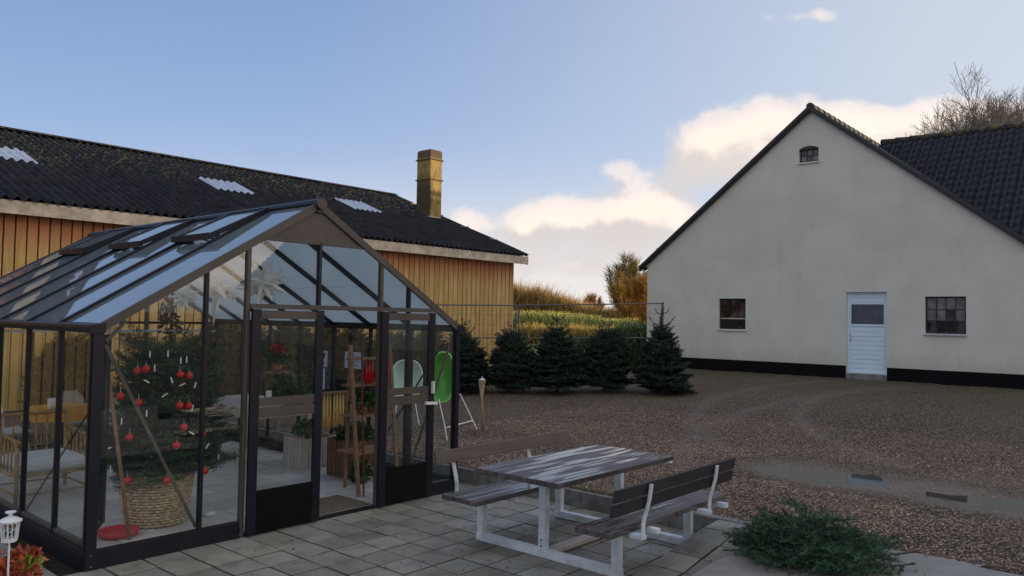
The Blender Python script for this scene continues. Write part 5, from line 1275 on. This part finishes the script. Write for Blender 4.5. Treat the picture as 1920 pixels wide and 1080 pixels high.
# ---------------------------------------------------------------- background growth
def strips(n, fx, seed, h0, h1, w_, lean=.25, cols=None):
    """n upright blades/twigs; fx(r) gives (x, y, zbase, zheight scale)"""
    r = np.random.default_rng(seed); Vv = np.zeros((n, 4, 3)); ti = np.ones((n, 3))
    for i in range(n):
        x, y, z, s_ = fx(r); h = r.uniform(h0, h1) * s_; a_ = r.uniform(0, 3.14); ww = w_ * r.uniform(.5, 1.5); l = r.normal(0, lean, 2) * h
        Vv[i] = ((x - math.cos(a_) * ww, y - math.sin(a_) * ww, z), (x + math.cos(a_) * ww, y + math.sin(a_) * ww, z), (x + l[0] + ww * .2, y + l[1], z + h), (x + l[0] - ww * .2, y + l[1], z + h))
        if cols is not None: ti[i] = cols[r.integers(len(cols))] * r.uniform(.6, 1.25)
        else: ti[i] = r.uniform(.55, 1.4)
    return Vv.reshape(-1, 3), np.arange(4 * n).reshape(-1, 4), np.repeat(ti, 4, 0)
C_ = lambda *a_: np.array(a_)
# tall weeds of the field edge, several colours
def fx(r):
    d_ = r.uniform(56, 80); px = r.uniform(880, 1290); x, y = at(px, d_)
    hh = 2.3 * (.85 + .25 * noise.noise((x * .15, y * .15, 0)) + (.10 if px < 1120 else 0)) * (1 - .45 * (d_ < 59)); zb = r.random() * .75 * hh
    return x, y, .15 + zb, (hh - zb)
V, Fq, ti = strips(26000, fx, 71, .35, 1.05, .06, .38, [C_(.8, .95, .55), C_(.95, 1.0, .7), C_(.6, .75, .4), C_(.9, .7, .45), C_(.45, .4, .25)])
o = npmesh('tall_weeds', V, Fq, M_reed, ti); tag(o, 'pale yellow-green tall weeds across the field', 'weeds', kind='stuff')
def fx(r):
    d_ = r.uniform(52, 56); px = r.choice([r.normal(1005, 28), r.normal(1095, 35)]); x, y = at(px, d_); zb = r.random() * .8; return x, y, .15 + zb, .6 + .4 * noise.noise((x * .6, y * .6, 0))
V, Fq, ti = strips(8000, fx, 72, .4, 1.1, .045, .4, [C_(.95, .58, .35), C_(1.0, .7, .4), C_(.6, .4, .25), C_(.9, .8, .5), C_(.4, .32, .22)])
o = npmesh('rusty_brush', V, Fq, M_reed, ti); tag(o, 'low rust-coloured brush in front of the pale weeds', 'brush', kind='stuff')
def fx(r):
    px = r.uniform(1090, 1280) ; d_ = r.uniform(46, 54); x, y = at(px, d_); zb = r.random() * 1.3 * sst(px, 1090, 1190) * .9; return x, y, .1 + zb, .42 + .3 * noise.noise((x * .5, y * .5, 3))
V, Fq, ti = strips(10000, fx, 73, .5, 1.5, .055, .45)
o = npmesh('green_brush', V, Fq, M_shrub, ti); tag(o, 'dark green scrub to the left of the white farmhouse corner', 'scrub', kind='stuff')
def fx(r):
    px = r.uniform(1068, 1210); d_ = r.uniform(23, 27); x, y = at(px, d_); return x, y, .1, .62 + .5 * noise.noise((x * .7, y * .7, 8))
V, Fq, ti = strips(7000, fx, 75, .8, 1.35, .045, .25, [C_(.5, .45, .3), C_(.8, .6, .35), C_(.3, .35, .2)])
o = npmesh('low_scrub', V, Fq, M_shrub, ti); tag(o, 'low dark scrub right behind the mesh fence', 'scrub', kind='stuff')
# hedge: thousands of twigs, uneven top line
def hedge_h(px): return np.interp(px, [900, 960, 1010, 1060, 1100, 1140, 1180, 1260], [5.4, 5.6, 5.5, 4.5, 3.7, 3.0, 3.3, 3.3])
def fx(r):
    px = r.uniform(880, 1290); d_ = r.uniform(84, 94); x, y = at(px, d_); hh = hedge_h(px) * (1 + .16 * noise.noise((px * .045, 0, 2)) + .1 * noise.noise((px * .2, 5, 2)))
    zb = r.random() ** .8 * hh * .72; return x, y, .15 + zb, (hh - zb) * r.uniform(.35, 1.06) / 1.2
V, Fq, ti = strips(42000, fx, 74, .5, 1.35, .045, .28, [C_(.8, .74, .6), C_(.9, .85, .6), C_(.5, .44, .36), C_(.62, .66, .42), C_(.3, .29, .26), C_(.34, .32, .28)])
o = npmesh('hedgerow', V, Fq, M_hedge, ti); tag(o, 'brown autumn hedgerow across the back of the field', 'hedgerow', kind='stuff')

def branch_tree(Hh, seed, spread=.55, levels=6, r0=.18, split=3, up=.3, l0=.30, shrink=.72, lowest=.25):
    r = random.Random(seed); segs = []; tips = []
    def grow(p, d_, L, rad_, lv):
        n_ = 3; q = p
        for i in range(n_):
            d_ = (d_ + Vector((r.gauss(0, .10), r.gauss(0, .10), r.gauss(0, .06) + up * .08))).normalized(); q2 = q + d_ * L / n_; ra, rb = rad_ * (1 - .3 * i / n_), rad_ * (1 - .3 * (i + 1) / n_)
            segs.append((q, q2, ra, rb)); q = q2
            if lv > 0 and (i > 0 or lv < levels):
                for _ in range(1 if lv == levels else (1 if r.random() < .7 else 2)):
                    a_ = Vector((r.gauss(0, 1), r.gauss(0, 1), r.gauss(0, .6) + up)).normalized(); nd = (d_ * (1 - spread) + a_ * spread).normalized(); grow(q, nd, L * shrink * r.uniform(.7, 1.1), rb * .6, lv - 1)
        if lv > 0:
            for _ in range(2): nd = (d_ + Vector((r.gauss(0, .35), r.gauss(0, .35), r.gauss(0, .25) + up * .3))).normalized(); grow(q, nd, L * shrink * r.uniform(.8, 1.1), rad_ * .62, lv - 1)
        else: tips.append(q)
    grow(Vector((0, 0, 0)), Vector((0, 0, 1)), Hh * l0, r0, levels)
    return segs, tips
def tubes_np(segs, n=4):
    A = np.array([s[0] for s in segs]); B = np.array([s[1] for s in segs]); ra = np.array([s[2] for s in segs]); rb = np.array([s[3] for s in segs])
    D = B - A; D /= np.linalg.norm(D, axis=1)[:, None] + 1e-9; up_ = np.where(np.abs(D[:, 2:]) > .9, np.array([[1, 0, 0.]]), np.array([[0, 0, 1.]])); s_ = np.cross(D, up_); s_ /= np.linalg.norm(s_, axis=1)[:, None]; u_ = np.cross(D, s_)
    rings = []
    for P_0, rr in ((A, ra), (B, rb)):
        for k_ in range(n): a_ = 2 * math.pi * k_ / n; rings.append(P_0 + (s_ * math.cos(a_) + u_ * math.sin(a_)) * rr[:, None])
    V = np.stack(rings, 1).reshape(-1, 3); F1 = np.array([(k_, (k_ + 1) % n, n + (k_ + 1) % n, n + k_) for k_ in range(n)])
    return V, (F1[None] + np.arange(len(segs))[:, None, None] * 2 * n).reshape(-1, 4)
def leaves_np(tips, per, sp, s, seed):
    r = np.random.default_rng(seed); T = np.repeat(np.array(tips), per, 0); n = len(T); P0 = T + r.normal(0, sp, (n, 3)); d_ = r.normal(0, 1, (n, 3)); d_ /= np.linalg.norm(d_, axis=1)[:, None]
    e_ = np.cross(d_, r.normal(0, 1, (n, 3))); e_ /= np.linalg.norm(e_, axis=1)[:, None]; L = s * r.uniform(.6, 1.4, (n, 1))
    V = np.stack([P0 - d_ * L, P0 + e_ * L * .6, P0 + d_ * L, P0 - e_ * L * .6], 1).reshape(-1, 3); return V, np.arange(4 * n).reshape(-1, 4), r
def bg_tree(nm, lab, x, y, Hh, seed, leaf=None, per=0, sp=.3, s=.1, barkm=M_barkg, thin=None, **k_):
    segs, tips = branch_tree(Hh, seed, **k_); mz = max(t_[2] for t_ in tips); sc = Hh / mz
    if thin: segs = [(a_, b_, max(c_, thin), max(e_, thin)) for a_, b_, c_, e_ in segs]
    t = thing(nm, lab, 'tree', (x, y, .1)); V, Fq = tubes_np(segs); npmesh('trunk', V * sc, Fq, barkm, parent=t)
    if leaf:
        V, Fq, r_ = leaves_np(tips, per, sp, s, seed); n = len(V) // 4; ti = np.repeat(leaf[1](r_, V[::4], n), 4, 0); npmesh('crown', V * sc, Fq, leaf[0], ti, parent=t)
    return t
def aut(r_, P0, n):
    pal = np.array([(1.1, .75, .4), (.95, .95, .6), (1.2, .9, .35), (.6, .75, .5), (.8, .5, .35)]); return pal[r_.integers(0, 5, n)] * r_.uniform(.5, 1.2, (n, 1))
def twig_tree(nm, lab, px, dd, Hh, R_, z0, n, cols, m_, seed, w_=.022, ln=.7):
    """a far tree drawn by its thousands of fine twigs round a few limbs"""
    x, y = at(px, dd); t = thing(nm, lab, 'tree', (x, y, .1)); r = np.random.default_rng(seed); limbs = []; tips = []
    for k_ in range(16):
        a_ = r.uniform(0, 6.28); rr = R_ * r.uniform(.15, .85); zt = Hh * r.uniform(.65, .97) * (1 - .25 * (rr / R_) ** 2); p = Vector((0, 0, Hh * r.uniform(.05, .35))); q = Vector((rr * math.cos(a_), rr * math.sin(a_), zt))
        mid = p.lerp(q, .5) + Vector((rr * .2 * math.cos(a_), rr * .2 * math.sin(a_), -.1)); limbs += [(p, mid, .06, .035), (mid, q, .035, .012)]; tips += [(p, mid, q)]
    limbs.append((Vector((0, 0, -.2)), Vector((0, 0, Hh * .8)), .12, .03)); V, Fq = tubes_np(limbs); npmesh('trunk', V, Fq, M_barkg, parent=t)
    i_ = r.integers(0, len(tips), n); f_ = r.random(n) ** .7; T = np.array([[tuple(a_) for a_ in tp] for tp in tips])[i_]
    P0 = np.where((f_ < .5)[:, None], T[:, 0] + (T[:, 1] - T[:, 0]) * (f_ * 2)[:, None], T[:, 1] + (T[:, 2] - T[:, 1]) * (f_ * 2 - 1)[:, None]); P0 = P0 + r.normal(0, .16 * R_ * .5, (n, 3))
    P0[:, 2] = np.maximum(P0[:, 2], z0 + r.random(n) * .4); out = P0.copy(); out[:, 2] = 0; out /= np.linalg.norm(out, axis=1)[:, None] + .3
    D = out * .5 + r.normal(0, .35, (n, 3)) + np.array((0, 0, .75)); D /= np.linalg.norm(D, axis=1)[:, None]; S_ = np.cross(D, r.normal(0, 1, (n, 3))); S_ /= np.linalg.norm(S_, axis=1)[:, None]
    L = ln * r.uniform(.4, 1.3, (n, 1)); P1 = P0 + D * L; V = np.stack([P0 - S_ * w_, P0 + S_ * w_, P1 + S_ * w_ * .3, P1 - S_ * w_ * .3], 1).reshape(-1, 3)
    c = np.array(cols); ci = c[np.clip(((1 - P0[:, 2] / Hh) * len(c) + r.normal(0, .8, n)).astype(int), 0, len(c) - 1)] * r.uniform(.55, 1.3, (n, 1)); npmesh('crown', V, np.arange(4 * n).reshape(-1, 4), m_, np.repeat(ci, 4, 0), t)
twig_tree('autumn_tree', 'tall thin-topped autumn tree with yellow-green twigs left of the farmhouse', 1176, 66, 7.6, 2.0, .5, 9000, [(.55, .62, .75), (.6, .68, .6), (.75, .78, .5), (.95, .75, .4), (.85, .6, .35)], M_autumn, 101)
twig_tree('autumn_tree', 'shorter orange autumn tree close against the farmhouse corner', 1212, 60, 5.9, 1.5, .3, 8000, [(.8, .7, .45), (1.0, .75, .38), (1.05, .72, .34), (.75, .5, .28)], M_autumn, 102)
x, y = at(1240, 72); bg_tree('bare_tree', 'bare twiggy tree poking above the left roof slope of the farmhouse', x, y, 8.8, 103, None, levels=5, spread=.5, up=.5, l0=.28, r0=.12, thin=.014)
twig_tree('round_tree', 'small round russet tree on the skyline behind the hedge', 1112, 100, 5.4, 1.5, 1.0, 5000, [(.7, .5, .4), (.8, .5, .35), (.55, .4, .3)], M_autumn, 104, .04, .6)
for px, dd, Hh, sd_, lab in ((1895, 44, 16.9, 111, 'large bare tree rising highest behind the right end of the tiled roof'), (1825, 50, 15.9, 112, 'lower bare tree left of the tallest one behind the tiled roof'), (1772, 50, 14.7, 115, 'lowest bare treetop just showing over the tiled roof ridge'), (1985, 46, 16.5, 113, 'bare tree behind the tiled roof beyond the right edge')):
    x, y = at(px, dd); bg_tree('bare_tree', lab, x, y, Hh, sd_, None, levels=6, spread=.50, up=.42, l0=.26, r0=.15, thin=.0065, shrink=.72, barkm=mat('birch_bark', (.20, .17, .14), .8, fn=speck(.4, 4)))
